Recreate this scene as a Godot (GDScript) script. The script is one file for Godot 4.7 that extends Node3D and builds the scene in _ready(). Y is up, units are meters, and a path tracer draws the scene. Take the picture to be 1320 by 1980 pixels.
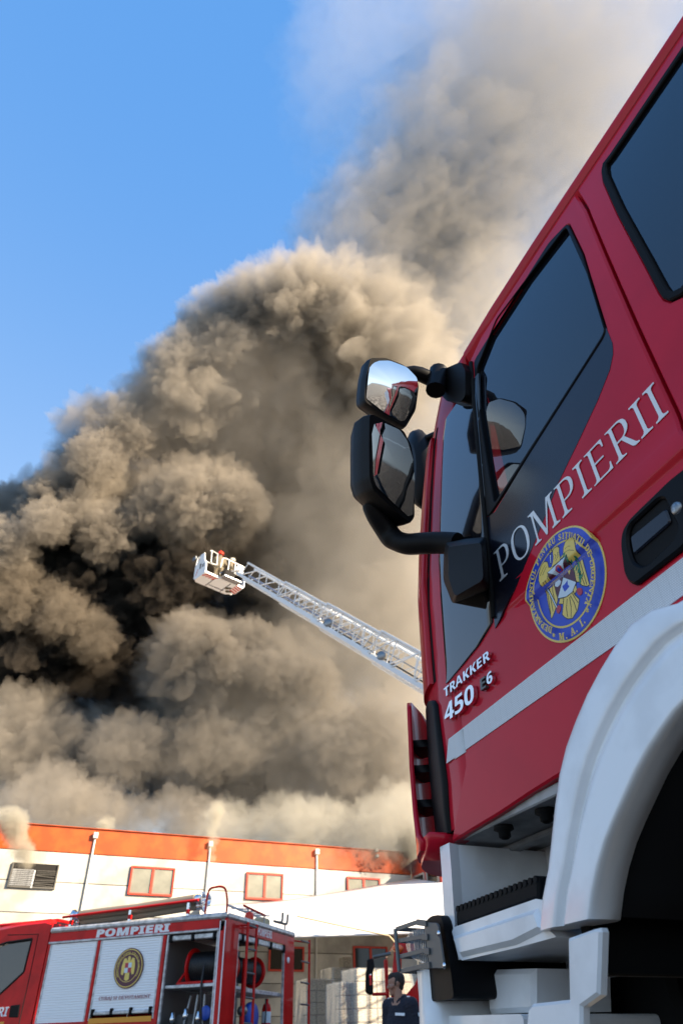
extends Node3D

# ------------------------------------------------------------------ setting up
var M := {}
var taken := {}

func _ready():
	camera_and_light()
	materials()
	structure()
	warehouse()
	neighbour_hall()
	canopy()
	smoke()
	near_truck()
	fire_engine()
	ladder_truck()
	parked_truck()
	pallets()
	people()

func camera_and_light():
	var cam := Camera3D.new()
	cam.name = "camera"
	add_child(cam)
	cam.transform = Transform3D(Basis(Vector3(0.928, -0.019, 0.373), Vector3(-0.219, 0.781, 0.585), Vector3(-0.302, -0.625, 0.72)).orthonormalized(), Vector3(0, 0.88, 0))
	cam.near = 0.05
	cam.far = 1500
	var at := CameraAttributesPhysical.new()
	at.frustum_focal_length = 16.0
	at.frustum_focus_distance = 2.6
	at.exposure_aperture = 2.8
	cam.attributes = at
	cam.fov = 73.74
	var we := WorldEnvironment.new()
	we.name = "environment"
	var e := Environment.new()
	we.environment = e
	e.background_mode = Environment.BG_SKY
	e.sky = Sky.new()
	var sm := ProceduralSkyMaterial.new()
	sm.sky_top_color = Color(0.036, 0.105, 0.24).linear_to_srgb()
	sm.sky_horizon_color = Color(0.30, 0.36, 0.395).linear_to_srgb()
	sm.sky_curve = 0.35
	sm.ground_horizon_color = Color(0.12, 0.12, 0.12).linear_to_srgb()
	sm.ground_bottom_color = Color(0.05, 0.05, 0.05).linear_to_srgb()
	sm.sun_angle_max = 12.0
	e.sky.sky_material = sm
	e.tonemap_mode = Environment.TONE_MAPPER_LINEAR
	e.tonemap_exposure = 3.6
	e.volumetric_fog_enabled = true
	e.volumetric_fog_density = 0.0
	e.sdfgi_enabled = true
	e.ssao_enabled = true
	e.ssil_enabled = true
	add_child(we)
	var sun := DirectionalLight3D.new()
	sun.name = "sun"
	sun.light_energy = 1.5
	sun.light_angular_distance = 0.5
	sun.light_color = Color(1, 0.92, 0.80)
	sun.shadow_enabled = true
	add_child(sun)
	var el := deg_to_rad(27.0)
	var az := deg_to_rad(46.0)
	sun.look_at_from_position(Vector3(sin(az) * cos(el), sin(el), cos(az) * cos(el)) * 50, Vector3.ZERO)

# ------------------------------------------------------------------ materials
func mt(key: String, r: float, g: float, b: float, rough := 0.5, metal := 0.0) -> StandardMaterial3D:
	var m := StandardMaterial3D.new()
	m.resource_name = key
	m.albedo_color = Color(r, g, b).linear_to_srgb()
	m.roughness = rough
	m.metallic = metal
	M[key] = m
	return m

func noise_tex(sd: int, freq: float, lo: Color, hi: Color, oct := 5, size := 512) -> NoiseTexture2D:
	var n := FastNoiseLite.new()
	n.seed = sd
	n.frequency = freq
	n.fractal_octaves = oct
	var t := NoiseTexture2D.new()
	t.noise = n
	t.width = size
	t.height = size
	t.seamless = true
	var g := Gradient.new()
	g.set_color(0, lo)
	g.set_color(1, hi)
	t.color_ramp = g
	return t

func worn(m: StandardMaterial3D, sd: int, freq: float, dark: float, scale := 1.0, lo_hi := Vector2(0.3, 0.7)):
	# grain and dirt that multiply the colour a little, plus uneven gloss
	var t := noise_tex(sd, freq, Color(dark, dark, dark), Color.WHITE)
	t.color_ramp.set_offset(0, lo_hi.x)
	t.color_ramp.set_offset(1, lo_hi.y)
	m.albedo_texture = t
	m.uv1_triplanar = true
	m.uv1_scale = Vector3.ONE * scale

func bumpy(m: StandardMaterial3D, sd: int, freq: float, cm: float, scale := 1.0):
	m.heightmap_enabled = true
	m.heightmap_texture = noise_tex(sd, freq, Color.BLACK, Color.WHITE)
	m.heightmap_scale = cm
	m.uv1_triplanar = true
	m.uv1_scale = Vector3.ONE * scale

func materials():
	var m := mt("red_paint", 0.58, 0.011, 0.030, 0.35)
	m.clearcoat_enabled = true
	m.clearcoat = 0.4
	m.clearcoat_roughness = 0.04
	m.metallic_specular = 0.15
	worn(m, 3, 0.006, 0.95, 0.5)
	m = mt("engine_red", 0.60, 0.010, 0.010, 0.4)
	m.clearcoat_enabled = true
	m.clearcoat = 0.3
	m.clearcoat_roughness = 0.08
	m.metallic_specular = 0.15
	worn(m, 4, 0.008, 0.90, 0.5)
	m = mt("white_gel", 0.87, 0.89, 0.91, 0.3)
	m.clearcoat_enabled = true
	m.clearcoat = 0.6
	m.clearcoat_roughness = 0.12
	worn(m, 5, 0.010, 0.95, 0.9, Vector2(0.25, 0.6))
	m = mt("liner_grey", 0.42, 0.43, 0.44, 0.6)
	worn(m, 6, 0.01, 0.8, 1.0)
	m = mt("locker_grey", 0.10, 0.10, 0.10, 0.7)
	m = mt("black_plastic", 0.005, 0.005, 0.006, 0.46)
	m.metallic_specular = 0.26
	bumpy(m, 8, 0.25, 0.02, 6.0)
	mt("black_rubber", 0.006, 0.006, 0.0065, 0.7).metallic_specular = 0.3
	mt("frame_grey", 0.022, 0.022, 0.024, 0.6)
	m = mt("black_gloss", 0.006, 0.007, 0.010, 0.08)
	m.clearcoat_enabled = true
	m.clearcoat = 1.0
	m.clearcoat_roughness = 0.02
	mt("navy_film", 0.010, 0.012, 0.022, 0.22)
	mt("soot", 0.012, 0.010, 0.009, 0.95)
	m = mt("tinted_pane", 0.006, 0.008, 0.012, 0.02)
	m.transparency = BaseMaterial3D.TRANSPARENCY_ALPHA
	m.albedo_color.a = 0.93
	m.metallic_specular = 0.85
	m = mt("clear_pane", 0.02, 0.025, 0.03, 0.02)
	m.transparency = BaseMaterial3D.TRANSPARENCY_ALPHA
	m.albedo_color.a = 0.12
	mt("mirror_glass", 0.86, 0.88, 0.90, 0.012, 1.0)
	mt("chrome", 0.75, 0.76, 0.78, 0.16, 1.0)
	m = mt("steel", 0.42, 0.43, 0.44, 0.38, 0.9)
	worn(m, 9, 0.05, 0.7, 2.0)
	m = mt("galvanised", 0.13, 0.14, 0.145, 0.5, 0.5)
	m = mt("aluminium", 0.62, 0.63, 0.64, 0.42, 0.35)
	worn(m, 10, 0.02, 0.8, 0.8)
	mt("white_film", 0.80, 0.82, 0.84, 0.45)
	m = mt("silver_film", 0.78, 0.81, 0.83, 0.4, 0.0)
	var im := Image.create(96, 96, false, Image.FORMAT_RGB8)
	for y in 96:
		for x in 96:
			var row := y / 8
			var cx := fposmod(float(x) + (4.0 if row % 2 else 0.0), 8.0) - 4.0
			var cy := float(y % 8) - 4.0
			var d := Vector2(cx, cy).length()
			var v := 1.0 if d < 2.8 else 0.86
			if x % 48 < 2 and y % 5 < 3:
				v = 0.80
			im.set_pixel(x, y, Color(v, v, v))
	m.albedo_texture = ImageTexture.create_from_image(im)
	m.uv1_triplanar = true
	m.uv1_scale = Vector3.ONE * 16.0
	mt("emblem_blue", 0.018, 0.055, 0.50, 0.3)
	mt("emblem_yellow", 0.78, 0.58, 0.13, 0.35)
	mt("emblem_pale", 0.60, 0.70, 0.78, 0.35)
	mt("emblem_maroon", 0.09, 0.012, 0.03, 0.35)
	mt("emblem_red", 0.45, 0.02, 0.05, 0.35)
	mt("emblem_green", 0.02, 0.22, 0.12, 0.35)
	mt("ink", 0.01, 0.012, 0.03, 0.5)
	mt("ink_red", 0.30, 0.05, 0.06, 0.5)
	mt("amber_film", 0.75, 0.30, 0.01, 0.35)
	m = mt("tyre", 0.014, 0.014, 0.014, 0.85)
	bumpy(m, 12, 0.3, 0.1, 5.0)
	m = mt("asphalt", 0.17, 0.16, 0.145, 0.92)
	worn(m, 13, 0.03, 0.55, 0.12)
	m = mt("shutter_slat", 0.88, 0.90, 0.92, 0.45)
	m = mt("facade_white", 0.50, 0.485, 0.44, 0.55)
	worn(m, 14, 0.008, 0.80, 0.12, Vector2(0.15, 0.6))
	m = mt("facade_orange", 0.50, 0.075, 0.006, 0.42)
	worn(m, 15, 0.02, 0.86, 0.1)
	m = mt("wing_red", 0.45, 0.045, 0.02, 0.5)
	mt("pipe_white", 0.60, 0.585, 0.54, 0.5)
	mt("frame_orange", 0.55, 0.045, 0.02, 0.45)
	mt("soot_grey", 0.10, 0.095, 0.085, 0.8)
	m = mt("window_glass", 0.25, 0.245, 0.20, 0.12)
	worn(m, 16, 0.003, 0.85, 0.3)
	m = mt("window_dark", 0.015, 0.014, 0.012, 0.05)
	m = mt("membrane", 0.83, 0.82, 0.79, 0.6)
	m.backlight_enabled = true
	m.backlight = Color(0.35, 0.34, 0.32)
	mt("rope", 0.55, 0.46, 0.28, 0.8)
	mt("hose_grey", 0.24, 0.20, 0.15, 0.65)
	m = mt("hose_black", 0.008, 0.008, 0.009, 0.5)
	mt("hose_blue", 0.02, 0.08, 0.45, 0.4)
	m = mt("ladder_paint", 0.86, 0.85, 0.82, 0.35)
	mt("hydraulic_blue", 0.22, 0.25, 0.34, 0.4, 0.3)
	mt("warning_red", 0.62, 0.05, 0.02, 0.5)
	mt("helmet_red", 0.70, 0.04, 0.01, 0.25)
	mt("helmet_pale", 0.55, 0.52, 0.42, 0.35)
	m = mt("fire_coat", 0.16, 0.13, 0.085, 0.85)
	m = mt("skin", 0.42, 0.22, 0.15, 0.55)
	m.subsurf_scatter_enabled = true
	m.subsurf_scatter_strength = 0.15
	worn(m, 18, 0.08, 0.86, 3.0)
	m = mt("hair", 0.018, 0.013, 0.010, 0.75)
	bumpy(m, 19, 0.35, 0.5, 9.0)
	m = mt("navy_cloth", 0.010, 0.012, 0.024, 0.85)
	m.rim_enabled = true
	m.rim = 0.25
	bumpy(m, 20, 0.02, 1.2, 2.5)
	mt("eye_white", 0.7, 0.68, 0.65, 0.2)
	m = mt("carton", 0.60, 0.52, 0.38, 0.7)
	worn(m, 21, 0.03, 0.7, 1.5)
	m = mt("carton_tan", 0.46, 0.41, 0.32, 0.75)
	worn(m, 22, 0.03, 0.7, 1.5)
	m = mt("stretch_wrap", 0.85, 0.86, 0.84, 0.12)
	m.transparency = BaseMaterial3D.TRANSPARENCY_ALPHA
	m.albedo_color.a = 0.25
	m = mt("pallet_wood", 0.30, 0.21, 0.12, 0.85)
	worn(m, 23, 0.04, 0.6, 2.0)
	m = mt("lamp_lens", 0.55, 0.58, 0.62, 0.05)
	m.transparency = BaseMaterial3D.TRANSPARENCY_ALPHA
	m.albedo_color.a = 0.30
	mt("beacon_orange", 0.8, 0.14, 0.03, 0.25)

# ------------------------------------------------------------------ node helpers
func numbered(n: String) -> String:
	if not taken.has(n):
		taken[n] = 0
		return n
	taken[n] += 1
	return "%s_%03d" % [n, taken[n]]

func thing(n: String, label: String, cat: String, at := Transform3D(), group := "") -> Node3D:
	var o := Node3D.new()
	o.name = numbered(n)
	add_child(o, true)
	o.transform = at
	o.set_meta("label", label)
	o.set_meta("category", cat)
	if group:
		o.set_meta("group", group)
	return o

func put(parent: Node, n: String, mesh: Mesh, mat: String, xf := Transform3D()) -> MeshInstance3D:
	var o := MeshInstance3D.new()
	o.mesh = mesh
	o.material_override = M[mat]
	o.transform = xf
	if parent == self:
		o.name = numbered(n)
	else:
		var k := n
		var i := 0
		while parent.has_node(NodePath(k)):
			i += 1
			k = "%s_%03d" % [n, i]
		o.name = k
	parent.add_child(o, true)
	return o

# ------------------------------------------------------------------ mesh builder: closed pieces, turned outward by their signed volume
class Mb:
	var v := PackedVector3Array()
	var g := PackedInt32Array()
	var p0 := 0
	func tri(a: Vector3, b: Vector3, c: Vector3, grp := -1):
		v.append(a); v.append(b); v.append(c); g.append(grp)
	func quad(a: Vector3, b: Vector3, c: Vector3, d: Vector3, grp := -1):
		tri(a, b, c, grp); tri(a, c, d, grp)
	func done() -> Mb:
		# clockwise seen from outside
		var c := Vector3.ZERO
		for i in range(p0, v.size()):
			c += v[i]
		c /= maxi(1, v.size() - p0)
		var vol := 0.0
		for i in range(p0, v.size(), 3):
			vol += (v[i] - c).dot((v[i + 1] - c).cross(v[i + 2] - c))
		if vol > 0.0:
			for i in range(p0, v.size(), 3):
				var t := v[i + 1]
				v[i + 1] = v[i + 2]
				v[i + 2] = t
		p0 = v.size()
		return self
	func mesh() -> ArrayMesh:
		var s := SurfaceTool.new()
		s.begin(Mesh.PRIMITIVE_TRIANGLES)
		for i in g.size():
			s.set_smooth_group(g[i] if g[i] >= 0 else 0xFFFFFFFF)
			for k in 3:
				s.add_vertex(v[i * 3 + k])
		s.generate_normals()
		s.index()
		return s.commit()
	func box(size: Vector3, xf := Transform3D(), bevel := 0.0) -> Mb:
		var h := size * 0.5
		var b := minf(bevel, minf(h.x, minf(h.y, h.z)) * 0.9)
		var ax := [Vector3.RIGHT, Vector3.UP, Vector3.BACK]
		for a in 3:
			var i := (a + 1) % 3
			var j := (a + 2) % 3
			for s in [-1.0, 1.0]:
				var q := []
				for c in [[-1, -1], [1, -1], [1, 1], [-1, 1]]:
					var p: Vector3 = ax[a] * h[a] * s + ax[i] * (h[i] - b) * c[0] + ax[j] * (h[j] - b) * c[1]
					q.append(xf * p)
				if s > 0: quad(q[0], q[3], q[2], q[1])
				else: quad(q[0], q[1], q[2], q[3])
			if b > 0.0:
				for si in [-1.0, 1.0]:
					for sj in [-1.0, 1.0]:
						var e := []
						for sa in [-1.0, 1.0]:
							e.append(xf * (ax[a] * (h[a] - b) * sa + ax[i] * h[i] * si + ax[j] * (h[j] - b) * sj))
							e.append(xf * (ax[a] * (h[a] - b) * sa + ax[i] * (h[i] - b) * si + ax[j] * h[j] * sj))
						if si * sj > 0: quad(e[0], e[1], e[3], e[2])
						else: quad(e[0], e[2], e[3], e[1])
		if b > 0.0:
			for sx in [-1.0, 1.0]:
				for sy in [-1.0, 1.0]:
					for sz in [-1.0, 1.0]:
						var k := Vector3(sx, sy, sz)
						var pa := xf * (Vector3(h.x, h.y - b, h.z - b) * k)
						var pb := xf * (Vector3(h.x - b, h.y, h.z - b) * k)
						var pc := xf * (Vector3(h.x - b, h.y - b, h.z) * k)
						if sx * sy * sz > 0: tri(pa, pc, pb)
						else: tri(pa, pb, pc)
		return done()
	func skin(rings: Array, closed_ring := true, caps := true, grp := 1) -> Mb:
		var n: int = rings[0].size()
		for i in rings.size() - 1:
			var r0: PackedVector3Array = rings[i]
			var r1: PackedVector3Array = rings[i + 1]
			for k in (n if closed_ring else n - 1):
				var k2 := (k + 1) % n
				quad(r0[k], r0[k2], r1[k2], r1[k], grp)
		if caps:
			for e in [0, rings.size() - 1]:
				var r: PackedVector3Array = rings[e]
				var c := Vector3.ZERO
				for p in r: c += p
				c /= n
				for k in n:
					if e == 0: tri(c, r[(k + 1) % n], r[k], -1)
					else: tri(c, r[k], r[(k + 1) % n], -1)
		return done()
	func tube(pts: PackedVector3Array, radii, sides := 8, caps := true) -> Mb:
		var rings := []
		var up := Vector3.UP
		var prev := Vector3.ZERO
		for i in pts.size():
			var t := (pts[mini(i + 1, pts.size() - 1)] - pts[maxi(i - 1, 0)]).normalized()
			if i == 0:
				if absf(t.dot(up)) > 0.95: up = Vector3.RIGHT
				prev = (up - t * up.dot(t)).normalized()
			else:
				prev = (prev - t * prev.dot(t)).normalized()
			var b := t.cross(prev)
			var rr: float = radii if radii is float else radii[i]
			var ring := PackedVector3Array()
			for k in sides:
				var an := TAU * k / sides
				ring.append(pts[i] + (prev * cos(an) + b * sin(an)) * rr)
			rings.append(ring)
		return skin(rings, true, caps)
	func lathe(prof: PackedVector2Array, xf := Transform3D(), sides := 24) -> Mb:
		# profile (radius, height along local y)
		var rings := []
		for p in prof:
			var ring := PackedVector3Array()
			for k in sides:
				var an := TAU * k / sides
				ring.append(xf * Vector3(cos(an) * maxf(p.x, 0.0005), p.y, sin(an) * maxf(p.x, 0.0005)))
			rings.append(ring)
		return skin(rings, true, true)
	static func inset(poly: PackedVector2Array, b: float) -> PackedVector2Array:
		var n := poly.size()
		var area := 0.0
		for i in n:
			area += poly[i].cross(poly[(i + 1) % n])
		var sg := signf(area)
		var out := PackedVector2Array()
		for i in n:
			var e0 := (poly[i] - poly[(i + n - 1) % n]).normalized()
			var e1 := (poly[(i + 1) % n] - poly[i]).normalized()
			var n0 := Vector2(-e0.y, e0.x) * sg
			var n1 := Vector2(-e1.y, e1.x) * sg
			var m := (n0 + n1)
			m = m / maxf(0.35, m.length_squared() * 0.5) if m.length() > 0.01 else n0
			out.append(poly[i] + m.limit_length(1.7) * b)
		return out
	func plate(poly: PackedVector2Array, xf: Transform3D, thick: float, bevel := 0.0) -> Mb:
		# outline in the xf's x, y; front face at +z 0, body behind it
		var top := Mb.inset(poly, bevel) if bevel > 0.0 else poly
		var idx := Geometry2D.triangulate_polygon(top)
		if idx.is_empty():
			top = poly
			idx = Geometry2D.triangulate_polygon(poly)
		for i in range(0, idx.size(), 3):
			tri(xf * Vector3(top[idx[i]].x, top[idx[i]].y, 0), xf * Vector3(top[idx[i + 1]].x, top[idx[i + 1]].y, 0), xf * Vector3(top[idx[i + 2]].x, top[idx[i + 2]].y, 0))
		var ccw := true
		if idx.size() >= 3:
			ccw = (top[idx[1]] - top[idx[0]]).cross(top[idx[2]] - top[idx[0]]) > 0
		var area := 0.0
		var n := poly.size()
		for i in n: area += poly[i].cross(poly[(i + 1) % n])
		var idb := Geometry2D.triangulate_polygon(poly)
		for i in range(0, idb.size(), 3):
			tri(xf * Vector3(poly[idb[i]].x, poly[idb[i]].y, -thick), xf * Vector3(poly[idb[i + 2]].x, poly[idb[i + 2]].y, -thick), xf * Vector3(poly[idb[i + 1]].x, poly[idb[i + 1]].y, -thick))
		var flip := (area > 0) != ccw
		for i in n:
			var j := (i + 1) % n
			var a := xf * Vector3(poly[i].x, poly[i].y, -bevel)
			var b := xf * Vector3(poly[j].x, poly[j].y, -bevel)
			var c := xf * Vector3(poly[j].x, poly[j].y, -thick)
			var d := xf * Vector3(poly[i].x, poly[i].y, -thick)
			if flip: quad(a, b, c, d)
			else: quad(a, d, c, b)
			if bevel > 0.0:
				var ta := xf * Vector3(top[i].x, top[i].y, 0)
				var tb := xf * Vector3(top[j].x, top[j].y, 0)
				if flip: quad(ta, tb, b, a)
				else: quad(ta, a, b, tb)
		return done()

func shift(x: float, y: float, z: float) -> Transform3D:
	return Transform3D(Basis(), Vector3(x, y, z))

func bx(parent: Node, n: String, size: Vector3, at: Vector3, mat: String, bevel := 0.0, rot := Vector3.ZERO) -> MeshInstance3D:
	return put(parent, n, Mb.new().box(size, Transform3D(), bevel).mesh(), mat, Transform3D(Basis.from_euler(rot), at))

func tb(parent: Node, n: String, pts: Array, r, mat: String, sides := 8) -> MeshInstance3D:
	return put(parent, n, Mb.new().tube(PackedVector3Array(pts), r, sides).mesh(), mat)

func smooth_path(pts: Array, steps := 8) -> PackedVector3Array:
	var c := Curve3D.new()
	var out := PackedVector3Array()
	for i in pts.size() - 1:
		var p0: Vector3 = pts[maxi(i - 1, 0)]
		var p1: Vector3 = pts[i]
		var p2: Vector3 = pts[i + 1]
		var p3: Vector3 = pts[mini(i + 2, pts.size() - 1)]
		for k in steps:
			out.append(p1.cubic_interpolate(p2, p0, p3, float(k) / steps))
	out.append(pts[-1])
	return out

var unit_rod: ArrayMesh
func rod(parent: Node, n: String, a: Vector3, b: Vector3, r: float, mat: String) -> MeshInstance3D:
	# a straight round bar: one shared mesh, stretched
	if unit_rod == null:
		unit_rod = Mb.new().tube(PackedVector3Array([Vector3(0, -0.5, 0), Vector3(0, 0.5, 0)]), 1.0, 8).mesh()
	var d := b - a
	var y := d.normalized()
	var x := y.cross(Vector3(0.123, 0.456, 0.881)).normalized()
	return put(parent, n, unit_rod, mat, Transform3D(Basis(x * r, d, x.cross(y) * r), (a + b) * 0.5))

var unit_box: ArrayMesh
func beam(parent: Node, n: String, a: Vector3, b: Vector3, up: Vector3, w: float, h: float, mat: String) -> MeshInstance3D:
	if unit_box == null:
		unit_box = Mb.new().box(Vector3.ONE, Transform3D(), 0.06).mesh()
	var d := b - a
	var z := d.normalized()
	var x := up.cross(z).normalized()
	var y := z.cross(x)
	return put(parent, n, unit_box, mat, Transform3D(Basis(x * w, y * h, d), (a + b) * 0.5))

func words_mesh(t: String, font: String, size_m: float, depth: float, bold := 400, italic := false) -> TextMesh:
	var f := SystemFont.new()
	f.font_names = PackedStringArray([font])
	f.font_weight = bold
	f.font_italic = italic
	var tm := TextMesh.new()
	tm.font = f
	if bold >= 800:
		var fv := FontVariation.new()
		fv.base_font = f
		fv.variation_embolden = 1.1
		tm.font = fv
	elif bold < 400:
		var fv := FontVariation.new()
		fv.base_font = f
		fv.variation_embolden = -0.3
		tm.font = fv
	tm.text = t
	tm.font_size = 64
	tm.pixel_size = size_m / 64.0
	tm.depth = depth
	tm.curve_step = 1.0
	return tm

func lettering(parent: Node, n: String, t: String, font: String, cap: float, width: float, mat: String, xf: Transform3D, bold := 400, depth := 0.002, slant := 0.0) -> MeshInstance3D:
	# text fitted to a cap height and a total width, standing on xf's origin (left end of its base line)
	var tm := words_mesh(t, font, 1.0, 0.02, bold)
	var arr := tm.get_mesh_arrays()
	var vv: PackedVector3Array = arr[Mesh.ARRAY_VERTEX]
	var lo := Vector3.INF
	var hi := -Vector3.INF
	for p in vv:
		lo = lo.min(p)
		hi = hi.max(p)
	var sx := width / (hi.x - lo.x)
	var sy := cap / (hi.y - lo.y)
	for i in vv.size():
		var q := vv[i]
		var yy := (q.y - lo.y) * sy
		vv[i] = Vector3((q.x - lo.x) * sx + yy * slant, yy, q.z / 0.02 * depth)
	arr[Mesh.ARRAY_VERTEX] = vv
	arr[Mesh.ARRAY_TANGENT] = null
	var m := ArrayMesh.new()
	m.add_surface_from_arrays(Mesh.PRIMITIVE_TRIANGLES, arr)
	return put(parent, n, m, mat, xf)

# ------------------------------------------------------------------ the near truck: side at x about 1.2, front towards -z
const ZC_Y := [1.30, 1.498, 1.643, 1.902, 2.171, 2.364, 2.596, 2.754, 2.976, 3.105, 3.232, 3.30]
const ZC_Z := [-1.888, -1.891, -1.898, -1.875, -1.855, -1.849, -1.802, -1.757, -1.68, -1.615, -1.542, -1.50]

func crease_y(z: float) -> float:
	return 1.927 + 0.0627 * (z + 1.59)

func flat_x(y: float) -> float:
	var t := clampf((y - 2.0) / 1.1, 0.0, 2.0)
	return 1.2 + 0.03 * t * t

func side_x(z: float, y: float) -> float:
	var x := flat_x(y)
	var fade := clampf((z + 1.62) / 0.10, 0.0, 1.0)
	var d := y - crease_y(z)
	if d >= 0.0:
		x -= 0.015 * (1.0 - smoothstep(0.0, 0.11, d)) * fade
	else:
		x -= 0.015 * (1.0 - smoothstep(0.0, 0.020, -d)) * fade
	return x

func side_pt(p: Vector2, off: float) -> Vector3:
	return Vector3(side_x(p.x, p.y) - off, p.y, p.x)

func zc(y: float) -> float:
	for i in ZC_Y.size() - 1:
		if y <= ZC_Y[i + 1]:
			return lerpf(ZC_Z[i], ZC_Z[i + 1], clampf((y - ZC_Y[i]) / (ZC_Y[i + 1] - ZC_Y[i]), 0.0, 1.0))
	return ZC_Z[-1]

func corner_raw(a: float, y: float) -> Vector3:
	var t := clampf((y - 2.3) / 0.8, 0.0, 1.0)
	var ax := lerpf(0.2, 0.05, t)
	var az := lerpf(0.42, 0.30, t)
	if a < 0.0:
		return Vector3(flat_x(y), y, zc(y) - a)
	if a > PI / 2:
		return Vector3(flat_x(y) + ax + (a - PI / 2), y, zc(y) - az - 0.05 * sin(clampf((a - PI / 2) / 2.2, 0, 1) * PI))
	return Vector3(flat_x(y) + ax - ax * pow(maxf(cos(a), 0.0), 2.0 / 2.2), y, zc(y) - az * pow(maxf(sin(a), 0.0), 2.0 / 2.2))

func corner_pt(a: float, y: float, off: float) -> Vector3:
	var p := corner_raw(a, y)
	if off == 0.0:
		return p
	var q := corner_raw(a + 0.02, y) - corner_raw(a - 0.02, y)
	var n := Vector3(q.z, 0, -q.x).normalized()
	if n.x > 0.0: n = -n
	if a > PI / 2 - 0.05: n = Vector3(0, 0, -1)
	return p + n * off

func corner_strip(m: Mb, ys: Array, a0: Array, a1: Array, off0: float, off1: float, na := 10):
	# a shell piece on the rounded front corner, between two edges given per height
	var rings := []
	for i in ys.size():
		var ring := PackedVector3Array()
		for k in na + 1:
			ring.append(corner_pt(lerpf(a0[i], a1[i], float(k) / na), ys[i], off1))
		for k in na + 1:
			ring.append(corner_pt(lerpf(a1[i], a0[i], float(k) / na), ys[i], off0))
		rings.append(ring)
	m.skin(rings, true, true, -1 if na < 2 else 1)

func fine(poly: PackedVector2Array, step: float) -> PackedVector2Array:
	var out := PackedVector2Array()
	for i in poly.size():
		var a := poly[i]
		var b := poly[(i + 1) % poly.size()]
		var n := maxi(1, int(ceil(absf(b.y - a.y) / step)))
		for k in n:
			out.append(a.lerp(b, float(k) / n))
	return out

func rounded(poly: PackedVector2Array, r: float, seg := 4) -> PackedVector2Array:
	var out := PackedVector2Array()
	var n := poly.size()
	for i in n:
		var p := poly[i]
		var a := poly[(i + n - 1) % n]
		var b := poly[(i + 1) % n]
		var d := minf(r, minf(p.distance_to(a), p.distance_to(b)) * 0.45)
		var p0 := p + (a - p).normalized() * d
		var p1 := p + (b - p).normalized() * d
		for k in seg + 1:
			var t := float(k) / seg
			out.append(p0.lerp(p, t).lerp(p.lerp(p1, t), t))
	return out

func side_plate(outer: PackedVector2Array, holes: Array, off: float, thick: float, bevel := 0.003) -> ArrayMesh:
	# a panel that follows the truck's side: front face `off` proud of it, with edges turned in
	var m := Mb.new()
	var top := Mb.inset(outer, bevel) if bevel > 0.0 else outer
	var cuts := []
	for h in holes:
		cuts.append(Mb.inset(h, -bevel) if bevel > 0.0 else h)
	var lo := INF
	var hi := -INF
	var zl := INF
	var zh := -INF
	for p in outer:
		lo = minf(lo, p.y); hi = maxf(hi, p.y); zl = minf(zl, p.x); zh = maxf(zh, p.x)
	var ys := [lo - 0.01]
	var y := lo
	while y < hi:
		y += 0.0025 if y > 1.90 and y < 1.985 else 0.015 if y > 1.84 and y < 2.10 else 0.07
		ys.append(minf(y, hi + 0.01))
	for i in ys.size() - 1:
		var band := PackedVector2Array([Vector2(zl - 1, ys[i]), Vector2(zh + 1, ys[i]), Vector2(zh + 1, ys[i + 1]), Vector2(zl - 1, ys[i + 1])])
		var parts: Array = Geometry2D.intersect_polygons(top, band)
		for h in cuts:
			var left := []
			for q in parts:
				for r in Geometry2D.clip_polygons(q, h):
					left.append(r)
			parts = left
		for q in parts:
			var idx := Geometry2D.triangulate_polygon(q)
			for k in range(0, idx.size(), 3):
				var a: Vector2 = q[idx[k]]
				var b: Vector2 = q[idx[k + 1]]
				var c: Vector2 = q[idx[k + 2]]
				if (b - a).cross(c - a) > 0: # seen from -x: z right, y up
					m.tri(side_pt(a, off), side_pt(c, off), side_pt(b, off), 1)
				else:
					m.tri(side_pt(a, off), side_pt(b, off), side_pt(c, off), 1)
	var loops := [[outer, top, false]]
	for i in holes.size():
		loops.append([holes[i], cuts[i], true])
	for l in loops:
		var po: PackedVector2Array = l[0]
		var pt: PackedVector2Array = l[1]
		var area := 0.0
		for i in po.size(): area += po[i].cross(po[(i + 1) % po.size()])
		var ccw: bool = (area > 0) != l[2]
		for i in po.size():
			var j := (i + 1) % po.size()
			var n := maxi(1, int(ceil(absf(po[j].y - po[i].y) / 0.02)))
			for k in n:
				var t0 := float(k) / n
				var t1 := float(k + 1) / n
				var a := po[i].lerp(po[j], t0)
				var b := po[i].lerp(po[j], t1)
				var ta := pt[i].lerp(pt[j], t0)
				var tb2 := pt[i].lerp(pt[j], t1)
				var A := side_pt(a, off - bevel)
				var B := side_pt(b, off - bevel)
				var A2 := side_pt(a, off - thick)
				var B2 := side_pt(b, off - thick)
				if ccw: m.quad(A, B, B2, A2)
				else: m.quad(A, A2, B2, B)
				if bevel > 0.0:
					var TA := side_pt(ta, off)
					var TB := side_pt(tb2, off)
					if ccw: m.quad(TA, TB, B, A)
					else: m.quad(TA, A, B, TB)
	m.p0 = m.v.size()
	return m.mesh()

func side_text(at: Vector2, off: float, turn := 0.0) -> Transform3D:
	var b := Basis(Vector3(0, 0, 1), Vector3(0, 1, 0), Vector3(-1, 0, 0))
	return Transform3D(b * Basis(Vector3(0, 0, 1), turn), side_pt(at, off))

func circle2(c: Vector2, r: float, n := 48, squash := Vector2.ONE) -> PackedVector2Array:
	var out := PackedVector2Array()
	for k in n:
		var a := TAU * k / n
		out.append(c + Vector2(cos(a), sin(a)) * r * squash)
	return out

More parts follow.
